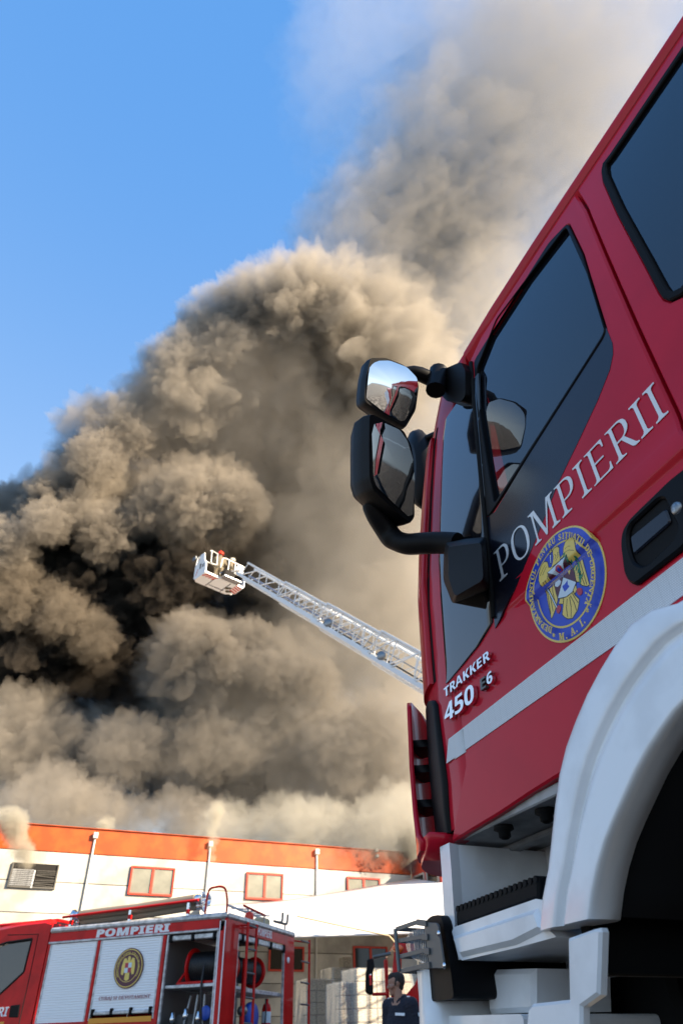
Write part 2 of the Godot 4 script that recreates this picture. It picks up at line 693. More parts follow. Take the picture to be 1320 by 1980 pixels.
# the crest's pieces in its own units (radius 1): outline, colour
func crest_pieces() -> Array:
	return [
		["wing", PackedVector2Array([Vector2(-0.47, 0.484), Vector2(-0.407, 0.596), Vector2(-0.303, 0.622), Vector2(-0.219, 0.56), Vector2(-0.2, 0.481), Vector2(-0.198, 0.422), Vector2(-0.133, 0.381), Vector2(-0.075, 0.385), Vector2(-0.113, 0.311), Vector2(-0.225, 0.316), Vector2(-0.23, 0.109), Vector2(-0.241, -0.168), Vector2(-0.296, -0.229), Vector2(-0.352, -0.291), Vector2(-0.417, -0.347), Vector2(-0.505, -0.406), Vector2(-0.502, -0.27), Vector2(-0.494, -0.055), Vector2(-0.463, 0.167), Vector2(-0.498, 0.335)]), "emblem_yellow"],
		["eagle_head", PackedVector2Array([Vector2(-0.039, 0.643), Vector2(-0.046, 0.699), Vector2(0.009, 0.713), Vector2(0.094, 0.693), Vector2(0.137, 0.627), Vector2(0.126, 0.535), Vector2(0.138, 0.445), Vector2(0.131, 0.367), Vector2(0.022, 0.372), Vector2(-0.112, 0.376), Vector2(-0.056, 0.455), Vector2(-0.03, 0.554), Vector2(-0.039, 0.61)]), "emblem_yellow"],
		["wing", PackedVector2Array([Vector2(0.118, 0.392), Vector2(0.241, 0.426), Vector2(0.262, 0.543), Vector2(0.314, 0.624), Vector2(0.408, 0.642), Vector2(0.5, 0.599), Vector2(0.552, 0.511), Vector2(0.551, 0.398), Vector2(0.538, 0.199), Vector2(0.534, -0.078), Vector2(0.531, -0.347), Vector2(0.475, -0.336), Vector2(0.381, -0.265), Vector2(0.336, -0.17), Vector2(0.268, -0.129), Vector2(0.276, 0.115), Vector2(0.301, 0.354), Vector2(0.222, 0.374)]), "emblem_yellow"],
		["tail", PackedVector2Array([Vector2(-0.089, -0.232), Vector2(0.029, -0.262), Vector2(0.144, -0.238), Vector2(0.155, -0.32), Vector2(0.229, -0.452), Vector2(0.197, -0.508), Vector2(0.135, -0.591), Vector2(-0.024, -0.657), Vector2(-0.131, -0.607), Vector2(-0.184, -0.549), Vector2(-0.224, -0.482), Vector2(-0.16, -0.367)]), "emblem_yellow"],
		["talon", PackedVector2Array([Vector2(-0.186, -0.2), Vector2(-0.111, -0.235), Vector2(-0.151, -0.312), Vector2(-0.241, -0.261)]), "emblem_yellow"],
		["talon", PackedVector2Array([Vector2(0.153, -0.213), Vector2(0.245, -0.191), Vector2(0.238, -0.263), Vector2(0.173, -0.3)]), "emblem_yellow"],
		["sceptre", PackedVector2Array([Vector2(-0.129, 0.661), Vector2(-0.102, 0.648), Vector2(-0.113, 0.467), Vector2(-0.13, 0.478)]), "emblem_pale"],
		["sceptre", PackedVector2Array([Vector2(-0.146, 0.745), Vector2(-0.119, 0.744), Vector2(-0.09, 0.771), Vector2(-0.089, 0.724), Vector2(-0.073, 0.703), Vector2(-0.097, 0.699), Vector2(-0.113, 0.682), Vector2(-0.121, 0.711)]), "emblem_yellow"],
		["shield_quarter", PackedVector2Array([Vector2(-0.23, 0.335), Vector2(0.279, 0.353), Vector2(0.015, 0.111)]), "emblem_pale"],
		["shield_quarter", PackedVector2Array([Vector2(0.283, 0.353), Vector2(0.308, 0.35), Vector2(0.275, -0.14), Vector2(0.019, 0.109)]), "emblem_maroon"],
		["shield_quarter", PackedVector2Array([Vector2(-0.229, 0.33), Vector2(0.012, 0.108), Vector2(-0.237, -0.158), Vector2(-0.24, -0.044)]), "emblem_maroon"],
		["shield_quarter", PackedVector2Array([Vector2(0.018, 0.105), Vector2(0.272, -0.142), Vector2(0.13, -0.245), Vector2(-0.029, -0.244), Vector2(-0.234, -0.163)]), "emblem_pale"],
		["sword", PackedVector2Array([Vector2(-0.443, 0.169), Vector2(-0.419, 0.173), Vector2(-0.299, -0.305), Vector2(-0.322, -0.307)]), "emblem_pale"],
	]

func crest_details() -> Array:
	var out := [
		["flame", PackedVector2Array([Vector2(-0.03, 0.259), Vector2(0.003, 0.319), Vector2(0.069, 0.318), Vector2(0.119, 0.262), Vector2(0.1, 0.194), Vector2(0.046, 0.164), Vector2(-0.012, 0.187)]), "emblem_red"],
		["flame", PackedVector2Array([Vector2(0.003, 0.247), Vector2(0.057, 0.285), Vector2(0.073, 0.219), Vector2(0.037, 0.194), Vector2(0.004, 0.214)]), "emblem_blue"],
		["serpent", PackedVector2Array([Vector2(0.172, 0.181), Vector2(0.229, 0.161), Vector2(0.21, 0.109), Vector2(0.173, 0.069), Vector2(0.162, 0.108)]), "emblem_yellow"],
		["lion", PackedVector2Array([Vector2(-0.193, 0.15), Vector2(-0.098, 0.165), Vector2(-0.056, 0.067), Vector2(-0.102, 0.032), Vector2(-0.171, 0.026), Vector2(-0.231, 0.077)]), "emblem_pale"],
		["lion", PackedVector2Array([Vector2(-0.057, -0.026), Vector2(0.02, -0.025), Vector2(0.094, 0), Vector2(0.077, -0.075), Vector2(0.103, -0.121), Vector2(0.031, -0.141), Vector2(-0.036, -0.148), Vector2(-0.053, -0.075)]), "emblem_blue"],
		["orb", PackedVector2Array([Vector2(0.227, -0.294), Vector2(0.249, -0.262), Vector2(0.298, -0.268), Vector2(0.354, -0.309), Vector2(0.357, -0.371), Vector2(0.328, -0.405), Vector2(0.277, -0.406), Vector2(0.242, -0.363)]), "emblem_red"],
		["orb", PackedVector2Array([Vector2(-0.339, -0.329), Vector2(-0.282, -0.283), Vector2(-0.221, -0.295), Vector2(-0.21, -0.355), Vector2(-0.241, -0.398), Vector2(-0.301, -0.425), Vector2(-0.342, -0.388)]), "emblem_red"],
		["laurel_stem", PackedVector2Array([Vector2(0.446, 0.259), Vector2(0.472, 0.243), Vector2(0.437, 0.014), Vector2(0.383, -0.198), Vector2(0.342, -0.234), Vector2(0.346, -0.176), Vector2(0.403, 0.035)]), "emblem_green"],
	]
	return out

func crest(parent: Node, place: Callable, base: String, ring: String):
	# place(points in crest units, height step) -> mesh
	var disc: MeshInstance3D = put(parent, "crest_disc", place.call(circle2(Vector2.ZERO, 1.0, 64), 0), ring)
	put(disc, "field", place.call(circle2(Vector2.ZERO, 0.965, 64), 1), base)
	put(disc, "inner_ring", place.call(circle2(Vector2.ZERO, 0.76, 64), 2), ring)
	put(disc, "inner_field", place.call(circle2(Vector2.ZERO, 0.725, 64), 3), base)
	for p in crest_pieces():
		put(disc, "outline", place.call(Mb.inset(p[1], -0.014), 4.6 if p[0] == "shield_quarter" or p[0] == "sword" else 3.6), "ink")
		put(disc, p[0], place.call(p[1], 5 if p[0] == "shield_quarter" or p[0] == "sword" else 4), p[2])
	for p in crest_details():
		put(disc, p[0], place.call(p[1], 6), p[2])
	var barbs := [[PackedVector2Array([Vector2(-0.501, -0.332), Vector2(-0.448, 0.078), Vector2(-0.401, 0.244)])], [PackedVector2Array([Vector2(-0.426, -0.311), Vector2(-0.4, 0.018), Vector2(-0.343, 0.241)])], [PackedVector2Array([Vector2(-0.329, -0.227), Vector2(-0.315, 0.032), Vector2(-0.258, 0.287)])], [PackedVector2Array([Vector2(-0.45, 0.405), Vector2(-0.363, 0.484), Vector2(-0.286, 0.536)])], [PackedVector2Array([Vector2(-0.377, 0.377), Vector2(-0.31, 0.434), Vector2(-0.248, 0.478)])], [PackedVector2Array([Vector2(0.482, -0.318), Vector2(0.481, 0.048), Vector2(0.479, 0.206)])], [PackedVector2Array([Vector2(0.433, -0.289), Vector2(0.412, 0.03), Vector2(0.41, 0.219)])], [PackedVector2Array([Vector2(0.288, 0.493), Vector2(0.377, 0.499), Vector2(0.437, 0.459)])], [PackedVector2Array([Vector2(0.286, 0.429), Vector2(0.387, 0.411), Vector2(0.503, 0.326)])], [PackedVector2Array([Vector2(-0.122, -0.583), Vector2(-0.093, -0.419), Vector2(-0.025, -0.292)])], [PackedVector2Array([Vector2(-0.048, -0.637), Vector2(0.016, -0.466), Vector2(0.037, -0.297)])], [PackedVector2Array([Vector2(0.114, -0.593), Vector2(0.108, -0.443), Vector2(0.064, -0.282)])], [PackedVector2Array([Vector2(0.193, -0.491), Vector2(0.153, -0.379), Vector2(0.121, -0.27)])], [PackedVector2Array([Vector2(0.007, 0.58), Vector2(0.043, 0.523), Vector2(-0.008, 0.474)])], [PackedVector2Array([Vector2(0.095, 0.572), Vector2(0.093, 0.474), Vector2(0.018, 0.424)])]]
	for q in barbs:
		var l: PackedVector2Array = q[0]
		var strip := PackedVector2Array()
		for p in l: strip.append(p + Vector2(0.006, 0))
		for i in [2, 1, 0]: strip.append(l[i] - Vector2(0.006, 0))
		put(disc, "feather_line", place.call(strip, 4.8), "ink")
	for i in 9:
		var t := 0.06 + i * 0.105
		var c: Vector2 = Vector2(0.21, 0.40).lerp(Vector2(0.42, -0.22), t)
		for s in [-1.0, 1.0]:
			var d := Vector2(0.07 * s, 0.075)
			put(disc, "laurel_leaf", place.call(PackedVector2Array([c, c + d * 0.5 + Vector2(0.012, -0.016), c + d, c + d * 0.5 + Vector2(-0.012, 0.02)]), 6), "emblem_green")

func ring_letters(parent: Node, t: String, from_deg: float, to_deg: float, r: float, cap: float, tops_out: bool, mat: String, origin: Vector3, basis: Basis):
	var total := 0.0
	var ws := []
	for c in t:
		var w := 0.55
		if c == " ": w = 0.35
		elif c == "I" or c == ".": w = 0.34
		elif c == "M": w = 0.8
		ws.append(w)
		total += w
	var s := 0.0
	for i in t.length():
		var mid: float = (s + ws[i] * 0.5) / total
		s += ws[i]
		if t[i] == " ": continue
		var an := deg_to_rad(lerpf(from_deg, to_deg, mid))
		var dir := Vector2(cos(an), sin(an))
		var turn := an - PI / 2 if tops_out else an + PI / 2
		var foot := dir * r
		var tm := words_mesh(t[i], "Droid Serif", cap / 0.72, 0.0016, 700)
		var loc := Transform3D(Basis(Vector3(0, 0, 1), turn).scaled(Vector3(0.78, 1, 1)), Vector3(foot.x, foot.y, 0))
		var glyph := put(parent, "ring_letter", tm, mat, Transform3D(basis, origin) * loc)
		if t[i] == "Ț":
			tm.text = "T"
			put(glyph, "comma", words_mesh(",", "Droid Serif", cap / 0.72, 0.0016, 700), mat, shift(0, -cap * 0.55, 0))
		elif t[i] == "Ă":
			tm.text = "A"
			put(glyph, "breve", words_mesh("v", "Droid Sans", cap / 0.72 * 0.7, 0.0016, 400), mat, shift(0, cap * 0.85, 0))

func dome_plate(poly: PackedVector2Array, bulge_r: float, rings := 8) -> ArrayMesh:
	# a convex glass: outline in x, y, rising towards +z in its middle, with a thin back
	var m := Mb.new()
	var c := Vector2.ZERO
	for p in poly: c += p
	c /= poly.size()
	var rmax := 0.0
	for p in poly: rmax = maxf(rmax, p.distance_to(c))
	var rr := []
	for i in range(rings, 0, -1):
		var ring := PackedVector3Array()
		for p in poly:
			var q := c.lerp(p, float(i) / rings)
			ring.append(Vector3(q.x, q.y, (rmax * rmax - q.distance_squared_to(c)) / (2.0 * bulge_r)))
		rr.append(ring)
	var back := PackedVector3Array()
	for p in poly: back.append(Vector3(p.x, p.y, -0.004))
	rr.push_front(back)
	for i in rr.size() - 1:
		for k in poly.size():
			var k2 := (k + 1) % poly.size()
			m.quad(rr[i][k], rr[i][k2], rr[i + 1][k2], rr[i + 1][k], 1 if i > 0 else -1)
	var tip := Vector3(c.x, c.y, rmax * rmax / (2.0 * bulge_r))
	for k in poly.size():
		m.tri(tip, rr[-1][k], rr[-1][(k + 1) % poly.size()], 1)
		m.tri(Vector3(c.x, c.y, -0.004), back[(k + 1) % poly.size()], back[k], -1)
	return m.done().mesh()

func shell_back(poly: PackedVector2Array, steps: Array) -> ArrayMesh:
	# a mirror housing: rings of the outline (scale, push in z, slide x, slide y), closed at the back
	var c := Vector2.ZERO
	for p in poly: c += p
	c /= poly.size()
	var rings := []
	for s in steps:
		var ring := PackedVector3Array()
		for p in poly:
			var q: Vector2 = c + (p - c) * s[0]
			ring.append(Vector3(q.x + s[2], q.y + s[3], s[1]))
		rings.append(ring)
	return Mb.new().skin(rings, true, true).mesh()

func near_truck():
	var t := thing("fire_truck", "large red and white fire truck close by on the right, seen along its cab side", "fire truck")
	# ---- cab side: red door skins with window openings
	var win1 := rounded(PackedVector2Array([Vector2(-0.832, 3.139), Vector2(-0.82, 2.912), Vector2(-0.841, 2.528), Vector2(-0.859, 2.514), Vector2(-1.495, 2.354), Vector2(-1.545, 2.345), Vector2(-1.471, 3.126), Vector2(-1.375, 3.139), Vector2(-0.932, 3.175)]), 0.02)
	var win2 := PackedVector2Array([Vector2(-0.234, 3.167), Vector2(-0.273, 3.169), Vector2(-0.388, 3.161), Vector2(-0.595, 3.164), Vector2(-0.63, 3.17), Vector2(-0.646, 3.144), Vector2(-0.655, 3.094), Vector2(-0.658, 2.888), Vector2(-0.652, 2.594), Vector2(-0.651, 2.453), Vector2(-0.648, 2.418), Vector2(-0.636, 2.392), Vector2(-0.602, 2.37), Vector2(-0.56, 2.346)])
	var w2 := PackedVector2Array()
	for i in range(1, 14):
		w2.append(win2[i])
	w2[12] = Vector2(0.02, w2[12].y + 0.02)
	w2.append(Vector2(0.05, 2.40))
	w2.append(Vector2(0.05, 3.14))
	w2[0] = Vector2(0.02, 3.17)
	w2[1] = win2[1]
	w2[2] = win2[3]
	var gap := PackedVector2Array([Vector2(-0.761, 3.231), Vector2(-0.749, 3.085), Vector2(-0.751, 2.413), Vector2(-0.75, 2.034)])
	var gb := gap[3] + Vector2(0.10, -0.45)
	var roof_y := 3.232
	var door := PackedVector2Array([Vector2(-1.515, 3.16), Vector2(-1.40, 3.215), gap[0] - Vector2(0.005, 0), gap[1] - Vector2(0.005, 0), gap[2] - Vector2(0.005, 0), gap[3] - Vector2(0.005, 0), gb, Vector2(-0.70, 1.435)])
	for p in PackedVector2Array([Vector2(-1.449, 1.439), Vector2(-1.585, 1.431), Vector2(-1.75, 1.418), Vector2(-1.931, 1.409), Vector2(-2.033, 1.403)]):
		door.append(p)
	door.append_array(PackedVector2Array([Vector2(-1.893, 1.60), Vector2(-1.872, 1.95), Vector2(-1.62, 1.99), Vector2(-1.60, 2.10), Vector2(-1.545, 2.95)]))
	var skin1 := put(t, "front_door", side_plate(door, [win1], 0.0, 0.05, 0.006), "red_paint")
	var rear := PackedVector2Array([gap[0] + Vector2(0.005, 0), Vector2(0.45, roof_y + 0.002), Vector2(0.45, 1.45), gb + Vector2(0.01, 0), gap[3] + Vector2(0.005, 0), gap[2] + Vector2(0.005, 0), gap[1] + Vector2(0.005, 0)])
	put(t, "rear_door", side_plate(rear, [w2], 0.0, 0.05, 0.006), "red_paint")
	# roof edge: a rounded rail above the doors
	var m := Mb.new()
	var rings := []
	for z in [-1.52, -1.3, -1.0, -0.7, -0.3, 0.2, 0.45]:
		var ring := PackedVector3Array()
		var x := flat_x(3.23)
		var droop := 0.03 * clampf((-1.2 - z) / 0.32, 0, 1)
		for q in [[0.03, 3.15], [-0.004, 3.238], [-0.012, 3.248], [-0.016, 3.260], [-0.011, 3.273], [0.01, 3.285], [0.07, 3.297], [0.2, 3.31], [1.25, 3.35], [2.35, 3.31], [2.46, 3.24], [2.46, 3.15]]:
			ring.append(Vector3(x + q[0], q[1] - droop, z))
		rings.append(ring)
	m.skin(rings, true, true)
	put(t, "roof", m.mesh(), "red_paint")
	m = Mb.new()
	m.box(Vector3(0.016, 0.006, 2.0), shift(flat_x(3.23) + 0.006, 3.2345, -0.52))
	put(t, "roof_seam", m.mesh(), "black_rubber")
	# ---- windows
	var g1 := rounded(PackedVector2Array([Vector2(-0.844, 3.128), Vector2(-0.83, 2.757), Vector2(-0.843, 2.546), Vector2(-0.855, 2.526), Vector2(-1.49, 2.372), Vector2(-1.487, 2.589), Vector2(-1.479, 2.995), Vector2(-1.453, 3.065), Vector2(-1.285, 3.175), Vector2(-0.941, 3.14)]), 0.015)
	var fr1 := put(t, "window_frame", side_plate(win1, [Mb.inset(g1, -0.001)], 0.005, 0.03, 0.003), "black_plastic")
	put(fr1, "front_window", side_plate(Mb.inset(g1, 0.001), [], -0.012, 0.005, 0.0), "tinted_pane")
	var g2 := Mb.inset(w2, 0.024)
	var fr2 := put(t, "window_frame", side_plate(w2, [g2], 0.008, 0.03, 0.004), "black_rubber")
	put(fr2, "rear_window", side_plate(Mb.inset(g2, 0.001), [], -0.004, 0.005, 0.0), "tinted_pane")
	# door front seal running down from the window
	m = Mb.new()
	m.tube(PackedVector3Array([side_pt(PackedVector2Array([Vector2(-1.49, 3.141)])[0], 0.004), side_pt(PackedVector2Array([Vector2(-1.519, 2.726)])[0], 0.006), side_pt(PackedVector2Array([Vector2(-1.552, 2.358)])[0], 0.006), side_pt(PackedVector2Array([Vector2(-1.582, 2.136)])[0], 0.004), side_pt(PackedVector2Array([Vector2(-1.605, 1.981)])[0], 0.002)]), 0.010, 6)
	put(t, "door_seal", m.mesh(), "black_rubber")
	# navy sticker field behind and under the window
	var navy := PackedVector2Array([Vector2(-0.837, 2.538), Vector2(-0.837, 2.464), Vector2(-0.848, 2.428), Vector2(-0.876, 2.391), Vector2(-0.951, 2.337), Vector2(-1.058, 2.277), Vector2(-1.184, 2.21), Vector2(-1.295, 2.131), Vector2(-1.395, 2.064), Vector2(-1.469, 2.01), Vector2(-1.573, 1.954), Vector2(-1.609, 1.944), Vector2(-1.59, 2.141), Vector2(-1.563, 2.354), Vector2(-1.499, 2.341)])
	put(t, "navy_field", side_plate(navy, [], 0.0012, 0.01, 0.0), "navy_film")
	# ---- rounded front corner
	var ys := [1.44, 1.55, 1.7, 1.85, 1.95, 2.1, 2.25, 2.4, 2.55, 2.7, 2.85, 2.98, 3.08, 3.17, 3.23, 3.26]
	var a0 := []
	var a1 := []
	for y in ys:
		a0.append(-0.012)
		a1.append(PI / 2 + 1.15)
	m = Mb.new()
	corner_strip(m, ys, a0, a1, -0.04, 0.0, 26)
	put(t, "front_corner", m.mesh(), "red_paint")
	# outer trim blade of the pillar: a raised red strip with a dark slot behind it
	m = Mb.new()
	corner_strip(m, [1.95, 2.05, 2.28, 2.30, 2.37, 2.6, 2.8, 2.99, 3.04], [0.42, 0.42, 0.42, 0.41, 0.41, 0.42, 0.50, 0.62, 0.70], [1.2, 1.2, 1.2, 1.2, 1.2, 1.2, 1.2, 1.2, 1.1], -0.01, 0.016, 8)
	put(t, "pillar_trim", m.mesh(), "red_paint")
	m = Mb.new()
	corner_strip(m, [1.95, 2.28, 2.6, 2.8, 2.99, 3.07], [0.36, 0.375, 0.355, 0.43, 0.55, 0.60], [0.44, 0.44, 0.44, 0.52, 0.64, 0.66], -0.01, 0.002, 2)
	put(t, "pillar_slot", m.mesh(), "black_rubber")
	# glossy dark quarter panel
	m = Mb.new()
	corner_strip(m, [1.90, 1.915, 1.935, 1.97, 2.1, 2.25, 2.4, 2.575, 2.8, 2.95, 3.03], [0.10, -0.05, -0.16, -0.255, -0.265, -0.277, -0.30, -0.29, -0.25, -0.225, -0.20], [0.14, 0.128, 0.124, 0.12, 0.115, 0.106, 0.095, 0.086, 0.13, 0.19, 0.20], -0.005, 0.005, 12)
	put(t, "quarter_panel", m.mesh(), "black_gloss")
	# windscreen in front
	m = Mb.new()
	corner_strip(m, [2.10, 2.4, 2.7, 2.95], [1.75, 1.75, 1.75, 1.75], [PI / 2 + 1.15, PI / 2 + 1.15, PI / 2 + 1.15, PI / 2 + 1.15], -0.004, 0.006, 10)
	put(t, "windscreen", m.mesh(), "black_gloss")
	# black corner deflector, its red vane and three bridges
	m = Mb.new()
	corner_strip(m, [1.435, 1.5, 1.58, 1.69, 1.80, 1.86, 1.885, 1.905], [0.33, 0.31, 0.27, 0.28, 0.32, 0.34, 0.40, 0.55], [1.35, 1.35, 1.35, 1.35, 1.35, 1.35, 1.30, 1.0], -0.01, 0.012, 12)
	put(t, "corner_deflector", m.mesh(), "black_plastic")
	m = Mb.new()
	corner_strip(m, [1.40, 1.425, 1.46, 1.55, 1.7, 1.85, 1.92, 1.955, 1.965], [0.55, 0.50, 0.66, 0.78, 0.80, 0.80, 0.80, 0.92, 1.05], [1.45, 1.45, 1.45, 1.45, 1.45, 1.45, 1.42, 1.30, 1.12], 0.065, 0.082, 8)
	var vane := put(t, "air_vane", m.mesh(), "red_paint")
	lettering(vane, "vane_mark", "IV", "Droid Sans", 0.10, 0.05, "white_film", Transform3D(Basis(Vector3(0.7, 0, -0.7), Vector3.UP, Vector3(-0.7, 0, -0.7)), corner_pt(0.92, 1.46, 0.0825)), 700, 0.002)
	for y in [1.79, 1.70, 1.58]:
		m = Mb.new()
		corner_strip(m, [y - 0.014, y + 0.012], [0.85, 0.85], [1.25, 1.25], 0.0, 0.07, 4)
		put(t, "vane_bridge", m.mesh(), "black_plastic")
	m = Mb.new()
	corner_strip(m, [1.375, 1.385, 1.405, 1.43, 1.438], [0.60, 0.45, 0.36, 0.34, 0.36], [2.5, 2.5, 2.5, 2.5, 2.5], -0.03, 0.070, 16)
	put(t, "bumper_lip", m.mesh(), "red_paint")
	# ---- lettering, crest, stripe, badges
	lettering(t, "door_lettering", "POMPIERII", "Droid Serif", 0.118, 0.775, "white_film", side_text(Vector2(-1.540, 2.079), 0.0022, 0.032), 300, 0.001)
	var stripe := PackedVector2Array([Vector2(-0.849, 1.747), Vector2(-0.881, 1.746), Vector2(-1.008, 1.723), Vector2(-1.199, 1.723), Vector2(-1.558, 1.718), Vector2(-1.972, 1.712), Vector2(-2.01, 1.643), Vector2(-1.579, 1.652), Vector2(-1.183, 1.655), Vector2(-1.093, 1.658), Vector2(-1.033, 1.665)])
	var band := PackedVector2Array()
	var s0 := PackedVector2Array([Vector2(-0.914, 1.743), Vector2(-1.972, 1.712), Vector2(-2.003, 1.641), Vector2(-1.1, 1.658)])
	band.append_array(PackedVector2Array([Vector2(-0.60, s0[0].y + 0.01), s0[0], s0[1], s0[2], s0[3], Vector2(-0.60, s0[3].y + 0.02)]))
	put(t, "reflective_stripe", side_plate(band, [], 0.0025, 0.01, 0.0), "silver_film")
	m = Mb.new()
	corner_strip(m, [s0[2].y - 0.004, s0[2].y + 0.03, s0[1].y], [-0.02, -0.02, -0.02], [0.10, 0.14, 0.17], -0.004, 0.003, 4)
	put(t, "reflective_stripe", m.mesh(), "silver_film")
	var place := func(pts: PackedVector2Array, lv: float) -> Mesh:
		var q := PackedVector2Array()
		for p in pts: q.append(Vector2(-1.258, 1.903) + p * 0.165)
		return side_plate(q, [], 0.002 + 0.0005 * lv, 0.01, 0.0)
	crest(t, place, "emblem_blue", "emblem_yellow")
	var disc := t.get_node("crest_disc")
	var eb := Basis(Vector3(0, 0, 1), Vector3(0, 1, 0), Vector3(-1, 0, 0))
	var eo := Vector3(1.2 - 0.0175, 1.903, -1.258)
	ring_letters(disc, "DEPARTAMENTUL PENTRU SITUAȚII DE URGENȚĂ", 235, -58, 0.165 * 0.81, 0.165 * 0.12, true, "emblem_yellow", eo, eb)
	ring_letters(disc, "* M. A. I. *", -124, -58, 0.165 * 0.93, 0.165 * 0.13, false, "emblem_yellow", eo, eb)
	lettering(t, "badge_name", "TRAKKER", "Droid Sans", 0.032, 0.300, "chrome", side_text(Vector2(-1.945, 1.846), 0.010, 0.02), 700, 0.012, 0.12)
	lettering(t, "badge_number", "450", "Droid Sans", 0.060, 0.195, "chrome", side_text(Vector2(-1.958, 1.760), 0.011, 0.0), 700, 0.014, 0.15)
	lettering(t, "badge_letter", "E", "Droid Sans", 0.036, 0.030, "galvanised", side_text(Vector2(-1.722, 1.778), 0.010, 0.0), 700, 0.012, 0.12)
	lettering(t, "badge_digit", "6", "Droid Sans", 0.036, 0.032, "chrome", side_text(Vector2(-1.683, 1.779), 0.010, 0.0), 700, 0.012, 0.12)
	# ---- door handle: black surround, deep bowl, pull bar
	var sur := rounded(PackedVector2Array([Vector2(-1.026, 1.877), Vector2(-1.009, 1.906), Vector2(-0.975, 1.922), Vector2(-0.83, 1.933), Vector2(-0.758, 1.929), Vector2(-0.768, 1.792), Vector2(-0.86, 1.757), Vector2(-0.977, 1.754), Vector2(-1.022, 1.753), Vector2(-1.038, 1.772), Vector2(-1.044, 1.802)]), 0.02)
	var bowl := rounded(PackedVector2Array([Vector2(-0.992, 1.886), Vector2(-0.976, 1.902), Vector2(-0.875, 1.908), Vector2(-0.859, 1.898), Vector2(-0.86, 1.877), Vector2(-0.855, 1.809), Vector2(-0.877, 1.791), Vector2(-0.963, 1.779), Vector2(-0.987, 1.785), Vector2(-1.004, 1.808), Vector2(-1.003, 1.854)]), 0.015)
	var hs := put(t, "handle_surround", side_plate(sur, [bowl], 0.014, 0.05, 0.006), "black_plastic")
	put(hs, "handle_bowl", side_plate(Mb.inset(bowl, -0.004), [], 0.003, 0.002, 0.0), "black_rubber")
	put(hs, "pull_bar", side_plate(rounded(PackedVector2Array([Vector2(-0.992, 1.878), Vector2(-0.868, 1.877), Vector2(-0.87, 1.835), Vector2(-1.001, 1.828)]), 0.01), [], 0.010, 0.012, 0.004), "navy_film")
	put(hs, "key_barrel", Mb.new().lathe(PackedVector2Array([Vector2(0.016, -0.02), Vector2(0.016, 0.0), Vector2(0.012, 0.004), Vector2(0.0, 0.004)]), Transform3D(Basis(Vector3(0, 0, 1), PI / 2), side_pt(PackedVector2Array([Vector2(-0.839, 1.853)])[0], 0.014)), 16).mesh(), "steel")
	# ---- mirrors
	truck_mirrors(t)
	# ---- fender, step and all that is under the cab
	truck_lower(t)

